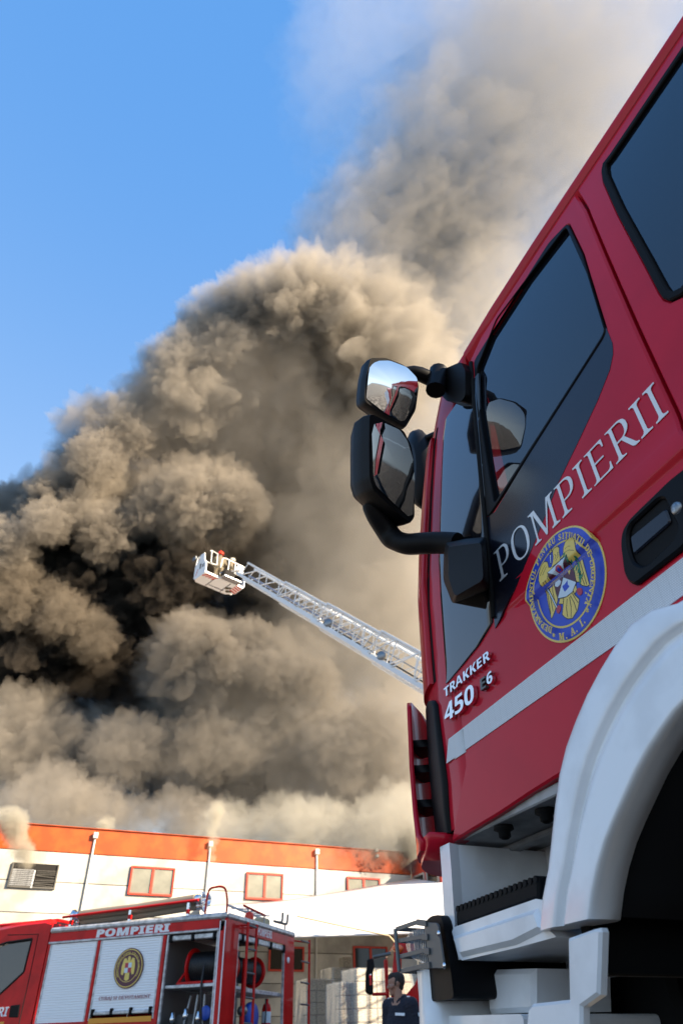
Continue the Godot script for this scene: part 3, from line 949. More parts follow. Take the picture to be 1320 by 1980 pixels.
func truck_mirrors(t: Node3D):
	var up: Transform3D = Transform3D(Basis(Vector3(0.9988, -0.0000, 0.0499), Vector3(-0.0205, 0.9121, 0.4094), Vector3(-0.0455, -0.4099, 0.9110)), Vector3(0.9500, 3.0854, -1.7218))
	var lo: Transform3D = Transform3D(Basis(Vector3(0.9950, 0.0000, -0.0995), Vector3(0.0414, 0.9093, 0.4141), Vector3(0.0905, -0.4162, 0.9048)), Vector3(0.9500, 2.6840, -1.7563))
	var o1 := rounded(PackedVector2Array([Vector2(-0.1, 0.134), Vector2(-0.028, 0.154), Vector2(0.05, 0.144), Vector2(0.114, 0.118), Vector2(0.134, 0.059), Vector2(0.13, -0.052), Vector2(0.093, -0.14), Vector2(-0.006, -0.116), Vector2(-0.1, -0.073), Vector2(-0.107, -0.047), Vector2(-0.109, 0.049)]), 0.012)
	var g1 := rounded(PackedVector2Array([Vector2(-0.094, 0.121), Vector2(-0.015, 0.141), Vector2(0.066, 0.13), Vector2(0.116, 0.094), Vector2(0.124, 0.057), Vector2(0.119, -0.018), Vector2(0.1, -0.088), Vector2(0.077, -0.122), Vector2(-0.008, -0.103), Vector2(-0.097, -0.056), Vector2(-0.1, 0.051)]), 0.012)
	var h1 := put(t, "wide_mirror", shell_back(o1, [[0.985, 0.012, 0, 0], [1.0, 0.004, 0, 0], [1.02, -0.02, -0.004, 0], [0.97, -0.07, -0.012, 0.004], [0.78, -0.11, -0.012, 0.01], [0.4, -0.13, -0.01, 0.012]]), "black_plastic", up)
	put(h1, "mirror_glass", dome_plate(g1, 0.42), "mirror_glass", shift(0, 0, 0.008))
	var o2 := rounded(PackedVector2Array([Vector2(-0.136, 0.18), Vector2(-0.117, 0.187), Vector2(0.025, 0.167), Vector2(0.068, 0.118), Vector2(0.094, 0.051), Vector2(0.135, -0.171), Vector2(0.118, -0.2), Vector2(0.022, -0.16), Vector2(-0.064, -0.117), Vector2(-0.089, -0.072), Vector2(-0.116, 0.06)]), 0.012)
	var g2 := rounded(PackedVector2Array([Vector2(-0.123, 0.171), Vector2(-0.061, 0.166), Vector2(0.005, 0.16), Vector2(0.045, 0.124), Vector2(0.082, 0.051), Vector2(0.103, -0.029), Vector2(0.124, -0.164), Vector2(0.114, -0.177), Vector2(0.026, -0.141), Vector2(-0.056, -0.1), Vector2(-0.075, -0.072)]), 0.010)
	var h2 := put(t, "main_mirror", shell_back(o2, [[0.985, 0.012, 0, 0], [1.0, 0.004, 0, 0], [1.02, -0.03, -0.006, 0], [1.0, -0.09, -0.014, -0.006], [0.86, -0.15, -0.012, -0.012], [0.5, -0.18, -0.01, -0.01]]), "black_plastic", lo)
	put(h2, "mirror_glass", dome_plate(g2, 1.3), "mirror_glass", shift(0, 0, 0.008))
	# arms: upper one to the pillar top, lower one bending round to its bracket
	var ua := [up * Vector3(0.02, 0.09, -0.07), Vector3(1.058, 3.202, -1.67), Vector3(1.166, 3.183, -1.662), Vector3(1.23, 3.165, -1.621), Vector3(1.247, 3.127, -1.548)]
	put(t, "mirror_arm", Mb.new().tube(smooth_path(ua, 4), 0.034, 10).mesh(), "black_plastic")
	tb(t, "mirror_pivot", [Vector3(1.136, 3.092, -1.642), Vector3(1.17, 3.234, -1.644)], 0.042, "black_plastic", 12)
	# triangular mount at the pillar top
	var m := Mb.new()
	m.plate(rounded(PackedVector2Array([Vector2(-1.506, 3.146), Vector2(-1.486, 3.069), Vector2(-1.517, 2.947), Vector2(-1.554, 2.949), Vector2(-1.645, 3.047), Vector2(-1.686, 3.135), Vector2(-1.71, 3.242), Vector2(-1.695, 3.287)]), 0.015), Transform3D(Basis(Vector3(0, 0, 1), Vector3(0, 1, 0), Vector3(-1, 0, 0)), Vector3(1.187, 0, 0)), 0.035, 0.008)
	put(t, "mirror_mount", m.mesh(), "black_plastic")
	var la := [lo * Vector3(-0.02, -0.13, -0.10), Vector3(0.996, 2.52, -1.928), Vector3(1.025, 2.474, -1.924), Vector3(1.059, 2.43, -1.884), Vector3(1.095, 2.404, -1.829), Vector3(1.137, 2.376, -1.768), Vector3(1.172, 2.337, -1.705)]
	put(t, "mirror_arm", Mb.new().tube(smooth_path(la, 6), [0.030, 0.036, 0.040, 0.043, 0.044, 0.044, 0.044, 0.044, 0.044, 0.044, 0.044, 0.044, 0.044, 0.043, 0.042, 0.042, 0.042, 0.042, 0.042, 0.042, 0.042, 0.042, 0.042, 0.042, 0.042, 0.042, 0.042, 0.042, 0.042, 0.042, 0.042, 0.042, 0.042, 0.042, 0.042, 0.042, 0.042].slice(0, 37), 12).mesh(), "black_plastic")
	# lower bracket: tapered block on the corner panel
	var rings := []
	var br := [PackedVector2Array([Vector2(-1.859, 2.468), Vector2(-1.588, 2.3), Vector2(-1.619, 2.101), Vector2(-1.862, 2.181), Vector2(-1.904, 2.311)]), PackedVector2Array([Vector2(-1.709, 2.331), Vector2(-1.471, 2.187), Vector2(-1.501, 2.018), Vector2(-1.713, 2.078), Vector2(-1.742, 2.191)]), PackedVector2Array([Vector2(-1.64, 2.257), Vector2(-1.45, 2.146), Vector2(-1.473, 2.02), Vector2(-1.642, 2.058), Vector2(-1.663, 2.144)])]
	for i in 3:
		var poly: PackedVector2Array = rounded(br[i], 0.02, 5)
		var ring := PackedVector3Array()
		for p in poly: ring.append(Vector3([1.215, 1.12, 1.085][i], p.y, p.x))
		rings.append(ring)
	m = Mb.new()
	m.skin(rings, true, true, 1)
	put(t, "mirror_bracket", m.mesh(), "black_plastic")
	# far-side front mirror hanging beyond the windscreen
	m = Mb.new()
	var far := []
	for q in [[0.0, 0.6], [0.02, 0.9], [0.06, 1.0], [0.11, 0.85], [0.14, 0.4]]:
		var ring := PackedVector3Array()
		for k in 20:
			var an := TAU * k / 20
			ring.append(Vector3(1.36 + q[0], 3.30 + 0.27 * sin(an) * q[1], -2.30 + 0.11 * cos(an) * q[1]))
		far.append(ring)
	m.skin(far, true, true)
	put(t, "front_mirror", m.mesh(), "black_plastic")
	tb(t, "mirror_arm", [Vector3(1.42, 3.45, -2.25), Vector3(1.5, 3.40, -2.05), Vector3(1.5, 3.24, -1.75)], 0.02, "black_plastic")

func truck_lower(t: Node3D):
	# wheel-arch fender: swept strip with a groove, traced at the front and carried on round the wheel
	var outer := PackedVector2Array([Vector2(-1.582, 1.106), Vector2(-1.562, 1.149), Vector2(-1.542, 1.184), Vector2(-1.513, 1.218), Vector2(-1.472, 1.29), Vector2(-1.436, 1.355), Vector2(-1.396, 1.419), Vector2(-1.358, 1.464), Vector2(-1.306, 1.509), Vector2(-1.238, 1.559), Vector2(-1.156, 1.605), Vector2(-1.073, 1.642), Vector2(-0.996, 1.657)])
	var inner := PackedVector2Array([Vector2(-1.354, 1.101), Vector2(-1.341, 1.125), Vector2(-1.318, 1.156), Vector2(-1.278, 1.203), Vector2(-1.233, 1.244), Vector2(-1.171, 1.289), Vector2(-1.097, 1.341), Vector2(-1.031, 1.376), Vector2(-0.944, 1.413)])
	var wc := Vector2(-0.63, 0.62)
	var path_o := PackedVector2Array(outer)
	var path_i := PackedVector2Array(inner)
	for k in range(1, 12):
		var an := deg_to_rad(115.0 - k * 12.0)
		path_o.append(wc + Vector2(cos(an), sin(an)) * Vector2(1.02, 1.03))
		var ai := deg_to_rad(108.0 - k * 11.5)
		path_i.append(wc + Vector2(cos(ai), sin(ai)) * 0.845)
	var prof := [[0.0, 1.20], [0.0, 1.168], [0.02, 1.152], [0.05, 1.143], [0.08, 1.139], [0.12, 1.137], [0.22, 1.132], [0.34, 1.1285], [0.375, 1.1282], [0.41, 1.131], [0.445, 1.141], [0.48, 1.141], [0.52, 1.131], [0.58, 1.124], [0.62, 1.1235], [0.80, 1.119], [0.935, 1.117], [0.955, 1.1168], [0.972, 1.1175], [0.988, 1.122], [0.997, 1.131], [1.0, 1.142], [1.0, 1.16], [0.99, 1.20], [0.9, 1.21]]
	var ro := resample(path_o, 44)
	var ri := resample(path_i, 44)
	var m := Mb.new()
	var rings := []
	for i in 44:
		var ring := PackedVector3Array()
		for q in prof:
			var p := ro[i].lerp(ri[i], q[0])
			ring.append(Vector3(q[1], p.y, p.x))
		rings.append(ring)
	m.skin(rings, true, true)
	put(t, "fender", m.mesh(), "white_gel")
	# arch liner and inner wall with its bolts
	m = Mb.new()
	rings = []
	for i in 44:
		var p := wc.lerp(ri[i], 1.015)
		var p2 := wc.lerp(ri[i], 1.05)
		rings.append(PackedVector3Array([Vector3(1.15, p.y, p.x), Vector3(2.0, p.y, p.x), Vector3(2.0, p2.y, p2.x), Vector3(1.15, p2.y, p2.x)]))
	m.skin(rings, true, true, 1)
	put(t, "arch_liner", m.mesh(), "black_rubber")
	bx(t, "inner_panel", Vector3(0.04, 1.2, 2.2), Vector3(1.85, 1.0, -0.5), "frame_grey", 0.01)
	for p in PackedVector2Array([Vector2(-1.717, 1.313), Vector2(-1.572, 1.284)]):
		var bolt := put(t, "bolt", Mb.new().lathe(PackedVector2Array([Vector2(0.040, 0.0), Vector2(0.040, 0.008), Vector2(0.026, 0.010), Vector2(0.024, 0.03), Vector2(0.0, 0.032)]), Transform3D(Basis(Vector3(0, 0, 1), PI / 2), Vector3(1.60, p.y, p.x)), 12).mesh(), "steel")
	bx(t, "spring_hanger", Vector3(0.2, 0.5, 0.55), Vector3(1.73, 1.15, -1.33), "frame_grey", 0.03)
	# wheel
	wheel(t, Vector3(1.30, 0.53, -0.63), 0.53, 0.32)
	# step box under the door: front cheek, back wall, ceiling with two rubber stops
	var ck := PackedVector2Array([Vector2(-2.006, 1.393), Vector2(-2.01, 1.324), Vector2(-2.019, 1.235), Vector2(-2.024, 1.176), Vector2(-2.038, 1.161), Vector2(-2.01, 1.09)])
	m = Mb.new()
	rings = []
	for q in [[0.0, 0.0], [0.04, -0.015], [0.40, -0.015], [0.40, -0.06], [0.0, -0.06]]:
		var ring := PackedVector3Array()
		for p in ck:
			ring.append(Vector3(1.17 + q[0], p.y, p.x + q[1] + 0.012))
		rings.append(ring)
	rings.append(rings[0])
	m.skin(rings, false, false, -1)
	m.done()
	put(t, "step_cheek", m.mesh(), "white_gel")
	bx(t, "step_back_wall", Vector3(0.03, 0.42, 0.62), Vector3(1.55, 1.25, -1.75), "white_gel", 0.004)
	bx(t, "step_far_cheek", Vector3(0.36, 0.38, 0.03), Vector3(1.37, 1.20, -1.47), "black_rubber", 0.004)
	bx(t, "cab_underside", Vector3(0.8, 0.03, 0.9), Vector3(1.62, 1.42, -1.62), "liner_grey", 0.004)
	bx(t, "underside_rib", Vector3(0.05, 0.02, 0.62), Vector3(1.42, 1.398, -1.75), "liner_grey", 0.006)
	for p in [Vector3(1.255, 1.385, -1.816), Vector3(1.269, 1.385, -1.628)]:
		put(t, "rubber_stop", Mb.new().lathe(PackedVector2Array([Vector2(0.028, 0.0), Vector2(0.03, -0.01), Vector2(0.018, -0.016), Vector2(0.018, -0.03), Vector2(0.01, -0.036), Vector2(0, -0.036)]), shift(p.x, 1.405, p.z), 16).mesh(), "black_rubber")
	# tread: dark ribbed edging
	var tr := PackedVector2Array([Vector2(-1.989, 1.211), Vector2(-1.573, 1.219), Vector2(-1.587, 1.178), Vector2(-1.999, 1.17)])
	m = Mb.new()
	m.plate(tr, Transform3D(Basis(Vector3(0, 0, 1), Vector3(0, 1, 0), Vector3(-1, 0, 0)), Vector3(1.165, 0, 0)), 0.30, 0.006)
	var tread := put(t, "step_tread", m.mesh(), "black_rubber")
	for k in 18:
		var p := tr[0].lerp(tr[1], (k + 0.5) / 18.0)
		rod(tread, "tread_rib", Vector3(1.163, p.y, p.x), Vector3(1.46, p.y, p.x), 0.0085, "black_rubber")
	# white skirt under the tread
	var sk := PackedVector2Array([Vector2(-2, 1.168), Vector2(-1.588, 1.176), Vector2(-1.556, 1.168), Vector2(-1.563, 1.111), Vector2(-1.534, 1.09), Vector2(-1.698, 1.086), Vector2(-1.974, 1.085), Vector2(-1.991, 1.096), Vector2(-2.012, 1.158)])
	m = Mb.new()
	m.plate(sk, Transform3D(Basis(Vector3(0, 0, 1), Vector3(0, 1, 0), Vector3(-1, 0, 0)), Vector3(1.158, 0, 0)), 0.34, 0.018)
	put(t, "step_skirt", m.mesh(), "white_gel")
	var ls := PackedVector2Array([Vector2(-2.003, 1.145), Vector2(-1.584, 1.155), Vector2(-1.569, 1.107), Vector2(-1.697, 1.092), Vector2(-1.967, 1.092)])
	m = Mb.new()
	m.plate(ls, Transform3D(Basis(Vector3(0, 0, 1), Vector3(0, 1, 0), Vector3(-1, 0, 0)), Vector3(1.146, 0, 0)), 0.02, 0.011)
	put(t, "skirt_panel", m.mesh(), "white_gel")
	# head lamp unit in its guard
	var fx := Basis(Vector3(0, 0, 1), Vector3(0, 1, 0), Vector3(-1, 0, 0))
	m = Mb.new()
	m.plate(rounded(PackedVector2Array([Vector2(-2.142, 1.197), Vector2(-2.099, 1.209), Vector2(-2.045, 1.205), Vector2(-2.027, 1.186), Vector2(-2.012, 1.098), Vector2(-2.007, 1), Vector2(-2.132, 1.001), Vector2(-2.149, 1.011)]), 0.02), Transform3D(fx, Vector3(1.14, 0, 0)), 0.5, 0.02)
	put(t, "lamp_housing", m.mesh(), "black_plastic")
	var guard := put(t, "lamp_guard", Mb.new().plate(rounded(PackedVector2Array([Vector2(-2.099, 1.192), Vector2(-2.023, 1.181), Vector2(-2.013, 1.171), Vector2(-2.002, 1.075), Vector2(-2.006, 1.069), Vector2(-2.088, 1.076)]), 0.008), Transform3D(fx, Vector3(1.115, 0, 0)), 0.006, 0.001).mesh(), "galvanised")
	for p in PackedVector2Array([Vector2(-2.008, 1.152), Vector2(-1.993, 1.074)]):
		put(guard, "screw", Mb.new().lathe(PackedVector2Array([Vector2(0.008, 0), Vector2(0.007, 0.004), Vector2(0, 0.005)]), Transform3D(Basis(Vector3(0, 0, 1), PI / 2), Vector3(1.112, p.y, p.x)), 10).mesh(), "chrome")
	var lens := PackedVector2Array([Vector2(-2.223, 1.187), Vector2(-2.14, 1.183), Vector2(-2.123, 1.088), Vector2(-2.171, 1.097), Vector2(-2.24, 1.117), Vector2(-2.268, 1.143), Vector2(-2.266, 1.171)])
	put(t, "head_lamp", Mb.new().plate(rounded(lens, 0.015), Transform3D(fx, Vector3(1.135, 0, 0)), 0.30, 0.025).mesh(), "lamp_lens")
	var refl := PackedVector2Array([Vector2(-2.22, 1.178), Vector2(-2.167, 1.18), Vector2(-2.15, 1.096), Vector2(-2.189, 1.105), Vector2(-2.234, 1.122)])
	put(t, "lamp_reflector", Mb.new().plate(rounded(refl, 0.01), Transform3D(fx, Vector3(1.165, 0, 0)), 0.24, 0.01).mesh(), "chrome")
	for k in 8:
		var p := PackedVector2Array([Vector2(-2.193, 1.183), Vector2(-2.118, 1.179)])[0].lerp(PackedVector2Array([Vector2(-2.193, 1.183), Vector2(-2.118, 1.179)])[1], k / 7.0)
		var q := PackedVector2Array([Vector2(-2.187, 1.108), Vector2(-2.107, 1.089)])[0].lerp(PackedVector2Array([Vector2(-2.187, 1.108), Vector2(-2.107, 1.089)])[1], k / 7.0)
		rod(t, "lens_flute", Vector3(1.128, p.y, p.x), Vector3(1.128, q.y, q.x), 0.0022, "liner_grey")
	var bars_a := PackedVector2Array([Vector2(-2.136, 1.197), Vector2(-2.11, 1.156), Vector2(-2.104, 1.121), Vector2(-2.112, 1.084)])
	var bars_b := PackedVector2Array([Vector2(-2.282, 1.197), Vector2(-2.272, 1.164), Vector2(-2.268, 1.122), Vector2(-2.271, 1.084)])
	var bars_c := PackedVector2Array([Vector2(-2.077, 1.186), Vector2(-2.075, 1.151), Vector2(-2.073, 1.115), Vector2(-2.077, 1.083)])
	for i in 4:
		var a := Vector3(1.112, bars_a[i].y, bars_a[i].x)
		var b := Vector3(1.112, bars_b[i].y, bars_b[i].x)
		beam(guard, "guard_bar", a, b, Vector3(1, 0, 0), 0.011, 0.005, "galvanised")
		beam(guard, "guard_bar", Vector3(1.112, bars_c[i].y, bars_c[i].x), a, Vector3(1, 0, 0), 0.016, 0.005, "galvanised")
		beam(guard, "guard_bar", b, b + Vector3(0.30, 0.0, -0.02), Vector3.UP, 0.005, 0.011, "galvanised")
	for f in [0.0, 0.15, 0.29]:
		var b0 := Vector3(1.108 + f, bars_b[0].y, bars_b[0].x - 0.02 * f)
		var b1 := Vector3(1.108 + f, bars_b[3].y, bars_b[3].x - 0.02 * f)
		rod(guard, "guard_upright", b0, b1, 0.006, "galvanised")
	# white bumper corner below the lamp
	m = Mb.new()
	rings = []
	var po := PackedVector2Array([Vector2(-2.216, 1.078), Vector2(-2.215, 1.014), Vector2(-2.224, 0.947), Vector2(-2.243, 0.837)])
	var pi2 := PackedVector2Array([Vector2(-2.122, 1.078), Vector2(-2.122, 1.007), Vector2(-2.109, 0.994), Vector2(-2.141, 0.838)])
	for i in 4:
		rings.append(PackedVector3Array([Vector3(1.16, pi2[i].y, pi2[i].x), Vector3(1.13, pi2[i].y, pi2[i].x - 0.02), Vector3(1.125, po[i].y, po[i].x + 0.03), Vector3(1.15, po[i].y, po[i].x), Vector3(1.30, po[i].y, po[i].x - 0.10), Vector3(2.4, po[i].y, po[i].x - 0.18), Vector3(2.4, pi2[i].y, pi2[i].x), Vector3(1.3, pi2[i].y, pi2[i].x)]))
	m.skin(rings, true, true, 1)
	put(t, "bumper_corner", m.mesh(), "white_gel")
	# dark frame parts behind, pale tank and mudguard
	bx(t, "chassis_rail", Vector3(0.12, 0.28, 7.0), Vector3(1.98, 0.86, 1.3), "black_rubber", 0.01)
	bx(t, "bumper_beam", Vector3(1.2, 0.5, 0.3), Vector3(1.95, 1.1, -2.2), "black_rubber", 0.03)
	bx(t, "radiator_block", Vector3(0.9, 0.55, 0.35), Vector3(2.05, 1.12, -1.85), "black_rubber", 0.02)
	put(t, "lamp_bracket", Mb.new().lathe(PackedVector2Array([Vector2(0.03, 0), Vector2(0.045, 0.03), Vector2(0.03, 0.08), Vector2(0.0, 0.085)]), Transform3D(Basis(Vector3(1, 0, 0), 1.2), Vector3(1.481, 1.174, -2.534)), 14).mesh(), "steel")
	var tk := PackedVector2Array([Vector2(-2.056, 1.072), Vector2(-1.818, 1.055), Vector2(-1.849, 0.963), Vector2(-2.07, 0.968)])
	put(t, "side_tank", Mb.new().plate(tk, Transform3D(fx, Vector3(1.28, 0, 0)), 0.25, 0.012).mesh(), "white_gel")
	var lb := PackedVector2Array([Vector2(-2.189, 0.969), Vector2(-1.747, 0.955), Vector2(-1.773, 0.82), Vector2(-2.195, 0.814)])
	put(t, "lower_bumper", Mb.new().plate(rounded(lb, 0.02), Transform3D(fx, Vector3(1.18, 0, 0)), 0.5, 0.02).mesh(), "white_gel")
	var mg := PackedVector2Array([Vector2(-1.447, 1.076), Vector2(-1.356, 1.082), Vector2(-1.336, 1.082), Vector2(-1.334, 1.074), Vector2(-1.382, 0.97), Vector2(-1.444, 0.953), Vector2(-1.472, 0.875), Vector2(-1.68, 0.878), Vector2(-1.64, 0.96), Vector2(-1.62, 0.968), Vector2(-1.482, 0.968)])
	put(t, "mudguard", Mb.new().plate(mg, Transform3D(fx, Vector3(1.12, 0, 0)), 0.022, 0.006).mesh(), "white_gel")
	# cab interior and rest of the vehicle, mostly beyond the frame
	bx(t, "interior_liner", Vector3(0.06, 1.6, 1.9), Vector3(2.35, 2.3, -0.6), "black_rubber")
	bx(t, "interior_ceiling", Vector3(1.1, 0.03, 1.9), Vector3(1.80, 3.13, -0.6), "black_rubber")
	bx(t, "interior_front", Vector3(1.0, 1.7, 0.03), Vector3(1.85, 2.3, -1.56), "black_rubber")
	bx(t, "front_panel", Vector3(1.25, 1.8, 0.05), Vector3(3.03, 2.3, -2.0), "red_paint", 0.02)
	bx(t, "cab_floor", Vector3(1.2, 0.06, 2.0), Vector3(1.85, 1.48, -0.6), "black_rubber")
	bx(t, "seat_back", Vector3(0.5, 0.75, 0.14), Vector3(1.62, 2.25, -0.72), "navy_cloth", 0.05, Vector3(-0.15, 0, 0))
	bx(t, "seat_cushion", Vector3(0.5, 0.14, 0.5), Vector3(1.62, 1.85, -0.98), "navy_cloth", 0.05)
	bx(t, "cab_far_side", Vector3(0.05, 1.80, 2.6), Vector3(3.66, 2.28, -0.8), "red_paint", 0.01)
	bx(t, "cab_back", Vector3(2.4, 1.7, 0.05), Vector3(2.45, 2.25, 0.47), "red_paint", 0.01)
	bx(t, "equipment_body", Vector3(2.45, 1.75, 4.4), Vector3(2.44, 2.1, 2.95), "red_paint", 0.03)
	for k in 3:
		bx(t, "roller_shutter", Vector3(0.02, 1.25, 1.2), Vector3(1.205, 2.05, 1.5 + 1.42 * k), "shutter_slat", 0.004)
	bx(t, "body_skirt", Vector3(2.3, 0.5, 4.2), Vector3(2.44, 0.95, 3.0), "white_gel", 0.02)
	wheel(t, Vector3(1.30, 0.53, 3.4), 0.53, 0.32)
	wheel(t, Vector3(3.6, 0.53, -0.63), 0.53, 0.32)
	wheel(t, Vector3(3.6, 0.53, 3.4), 0.53, 0.32)

func resample(p: PackedVector2Array, n: int) -> PackedVector2Array:
	var c := Curve2D.new()
	for q in p: c.add_point(q)
	var L := c.get_baked_length()
	var out := PackedVector2Array()
	for i in n:
		out.append(c.sample_baked(L * i / (n - 1), true))
	return out

func wheel(t: Node3D, at: Vector3, r: float, w: float):
	var xf := Transform3D(Basis(Vector3(0, 0, 1), PI / 2), at)
	var o := put(t, "wheel", Mb.new().lathe(PackedVector2Array([Vector2(r * 0.55, -w / 2), Vector2(r * 0.9, -w / 2), Vector2(r * 0.98, -w * 0.42), Vector2(r, -w * 0.3), Vector2(r, w * 0.3), Vector2(r * 0.98, w * 0.42), Vector2(r * 0.9, w / 2), Vector2(r * 0.55, w / 2)]), xf, 40).mesh(), "tyre")
	put(o, "rim", Mb.new().lathe(PackedVector2Array([Vector2(0, -w * 0.2), Vector2(r * 0.5, -w * 0.2), Vector2(r * 0.56, -w * 0.46), Vector2(r * 0.56, w * 0.46), Vector2(r * 0.5, w * 0.3), Vector2(r * 0.2, w * 0.25), Vector2(r * 0.18, w * 0.5), Vector2(0, w * 0.5)]), xf, 32).mesh(), "steel")

# ------------------------------------------------------------------ ground and the burning warehouse
func structure():
	var g := Mb.new()
	g.box(Vector3(700, 0.2, 700), shift(0, -0.1, -100))
	var o := put(self, "ground", g.mesh(), "asphalt")
	o.set_meta("kind", "structure")

func window(parent: Node, x0: float, x1: float, y0: float, y1: float, z: float, frame_mat: String, glass: String, open := true):
	var w := x1 - x0
	var h := y1 - y0
	var t := 0.075
	var f := put(parent, "window", Mb.new().box(Vector3(w, h, 0.02), shift(0, 0, 0.0)).mesh(), "window_dark", shift((x0 + x1) / 2, (y0 + y1) / 2, z + 0.012))
	for s in [-1.0, 1.0]:
		bx(f, "frame", Vector3(t, h, 0.10), Vector3(s * (w - t) / 2, 0, 0.035), frame_mat, 0.008)
		bx(f, "frame", Vector3(w - 2 * t, t, 0.10), Vector3(0, s * (h - t) / 2, 0.035), frame_mat, 0.008)
	bx(f, "mullion", Vector3(0.11, h - 2 * t, 0.09), Vector3(0, 0, 0.035), frame_mat, 0.008)
	var pw := w / 2 - t - 0.06
	for s in [-1.0, 1.0]:
		bx(f, "pane", Vector3(pw, h - 2 * t, 0.012), Vector3(s * (pw / 2 + 0.057), 0, 0.03), glass, 0.0, Vector3(0, 0.012 * s, 0))

func warehouse():
	var t := thing("warehouse", "long white warehouse with an orange band under its roof edge, smoke pouring from it", "building")
	var z := -34.1
	var xs := [-19.0, -13.7, -8.4, -3.1, 2.18, 7.31, 12.55, 17.62]
	bx(t, "core", Vector3(60, 8.9, 24), Vector3(-6.0, 4.44, z - 12.14), "soot_grey")
	var rng := RandomNumberGenerator.new()
	rng.seed = 11
	for i in xs.size() - 1:
		var w: float = xs[i + 1] - xs[i]
		var pm := Mb.new().box(Vector3(w - 0.03, 1.115, 0.12), Transform3D(), 0.010).mesh()
		for r in 7:
			put(t, "wall_panel", pm, "facade_white", Transform3D(Basis(), Vector3((xs[i] + xs[i + 1]) / 2, 0.575 + 1.14 * r, z - 0.06 + rng.randf_range(-0.002, 0.002))))
		put(t, "band_panel", Mb.new().box(Vector3(w - 0.012, 0.99, 0.13), Transform3D(), 0.01).mesh(), "facade_orange", Transform3D(Basis(), Vector3((xs[i] + xs[i + 1]) / 2, 8.495, z - 0.05)))
	bx(t, "coping", Vector3(36.7, 0.03, 0.3), Vector3(-0.7, 9.01, z - 0.06), "facade_orange", 0.006)
	for x in [-8.4, 2.18, 7.31, 12.55]:
		var p := rod(t, "downpipe", Vector3(x, 0.1, z + 0.05), Vector3(x, 8.85, z + 0.05), 0.045, "pipe_white")
		bx(t, "rain_head", Vector3(0.2, 0.24, 0.18), Vector3(x, 8.72, z + 0.10), "pipe_white", 0.02)
	# windows of the upper floor and of the shaded ground floor
	for q in [PackedVector2Array([Vector2(3.926, 7.628), Vector2(5.844, 6.509)]), PackedVector2Array([Vector2(9.12, 7.662), Vector2(10.89, 6.557)]), PackedVector2Array([Vector2(14.106, 7.726), Vector2(15.852, 6.543)])]:
		window(t, q[0].x, q[1].x, q[1].y, q[0].y, z, "frame_orange", "window_glass")
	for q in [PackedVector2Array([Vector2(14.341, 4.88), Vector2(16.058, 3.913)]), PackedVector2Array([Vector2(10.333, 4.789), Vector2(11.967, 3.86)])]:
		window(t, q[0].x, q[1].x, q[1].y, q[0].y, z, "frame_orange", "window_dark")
	for x in [-14.5, -10.0]:
		window(t, x, x + 1.9, 6.5, 7.65, z, "frame_orange", "window_glass")
	# burnt-out window with a broken shutter
	var b := PackedVector2Array([Vector2(-0.883, 7.493), Vector2(0.964, 6.565)])
	var bw: float = b[1].x - b[0].x
	var bh: float = b[0].y - b[1].y
	var f := put(t, "burnt_window", Mb.new().box(Vector3(bw, bh, 0.03)).mesh(), "soot", shift((b[0].x + b[1].x) / 2, (b[0].y + b[1].y) / 2, z + 0.017))
	f.set_meta("label", "burnt window with a broken slatted shutter")
	for s in [-1.0, 1.0]:
		bx(f, "frame", Vector3(0.06, bh, 0.09), Vector3(s * (bw - 0.06) / 2, 0, 0.03), "soot_grey", 0.006)
	bx(f, "frame", Vector3(bw, 0.06, 0.09), Vector3(0, -(bh - 0.06) / 2, 0.031), "soot_grey", 0.006)
	bx(f, "frame", Vector3(0.07, bh * 0.72, 0.09), Vector3(0.0, -bh * 0.14, 0.032), "aluminium", 0.006)
	for k in 9:
		var y := -bh * 0.5 + 0.10 + k * bh * 0.075
		bx(f, "slat", Vector3(bw * 0.44, 0.045, 0.02), Vector3(-bw * 0.245, y, 0.06), "aluminium", 0.004, Vector3(0.5, 0, rng.randf_range(-0.01, 0.01)))
		if k != 4:
			bx(f, "slat", Vector3(bw * 0.40, 0.03, 0.02), Vector3(bw * 0.25, y, 0.055), "soot_grey", 0.004, Vector3(0.5, 0, rng.randf_range(-0.09, 0.09)))
	# camera brackets on the band
	for q in PackedVector2Array([Vector2(15.713, 8.977), Vector2(15.727, 8.717)]):
		bx(t, "wall_box", Vector3(0.16, 0.14, 0.2), Vector3(q.x, q.y, z + 0.12), "facade_white", 0.02)
	# short red wing at the right end
	var wg := thing("red_wing", "red cladded wing wall at the right end of the white warehouse", "building", shift(17.66, 0, z + 1.5))
	for r in 4:
		put(wg, "wall_panel", Mb.new().box(Vector3(0.12, 1.128, 3.0), Transform3D(), 0.008).mesh(), "facade_white", shift(0.06, 0.575 + 1.14 * r, 0))
	for r in 4:
		put(wg, "band_panel", Mb.new().box(Vector3(0.13, 1.0, 3.0), Transform3D(), 0.008).mesh(), "wing_red", shift(0.055, 5.1 + 1.01 * r, 0))
	for k in 2:
		var wf := put(wg, "window", Mb.new().box(Vector3(0.03, 0.95, 1.1)).mesh(), "window_dark", shift(-0.02, 7.35, -0.7 + 1.4 * k))
		for s in [-1.0, 1.0]:
			bx(wf, "frame", Vector3(0.09, 0.95, 0.08), Vector3(-0.02, 0, s * 0.55), "facade_white", 0.006)
			bx(wf, "frame", Vector3(0.085, 0.08, 1.1), Vector3(-0.02, s * 0.48, 0), "facade_white", 0.006)

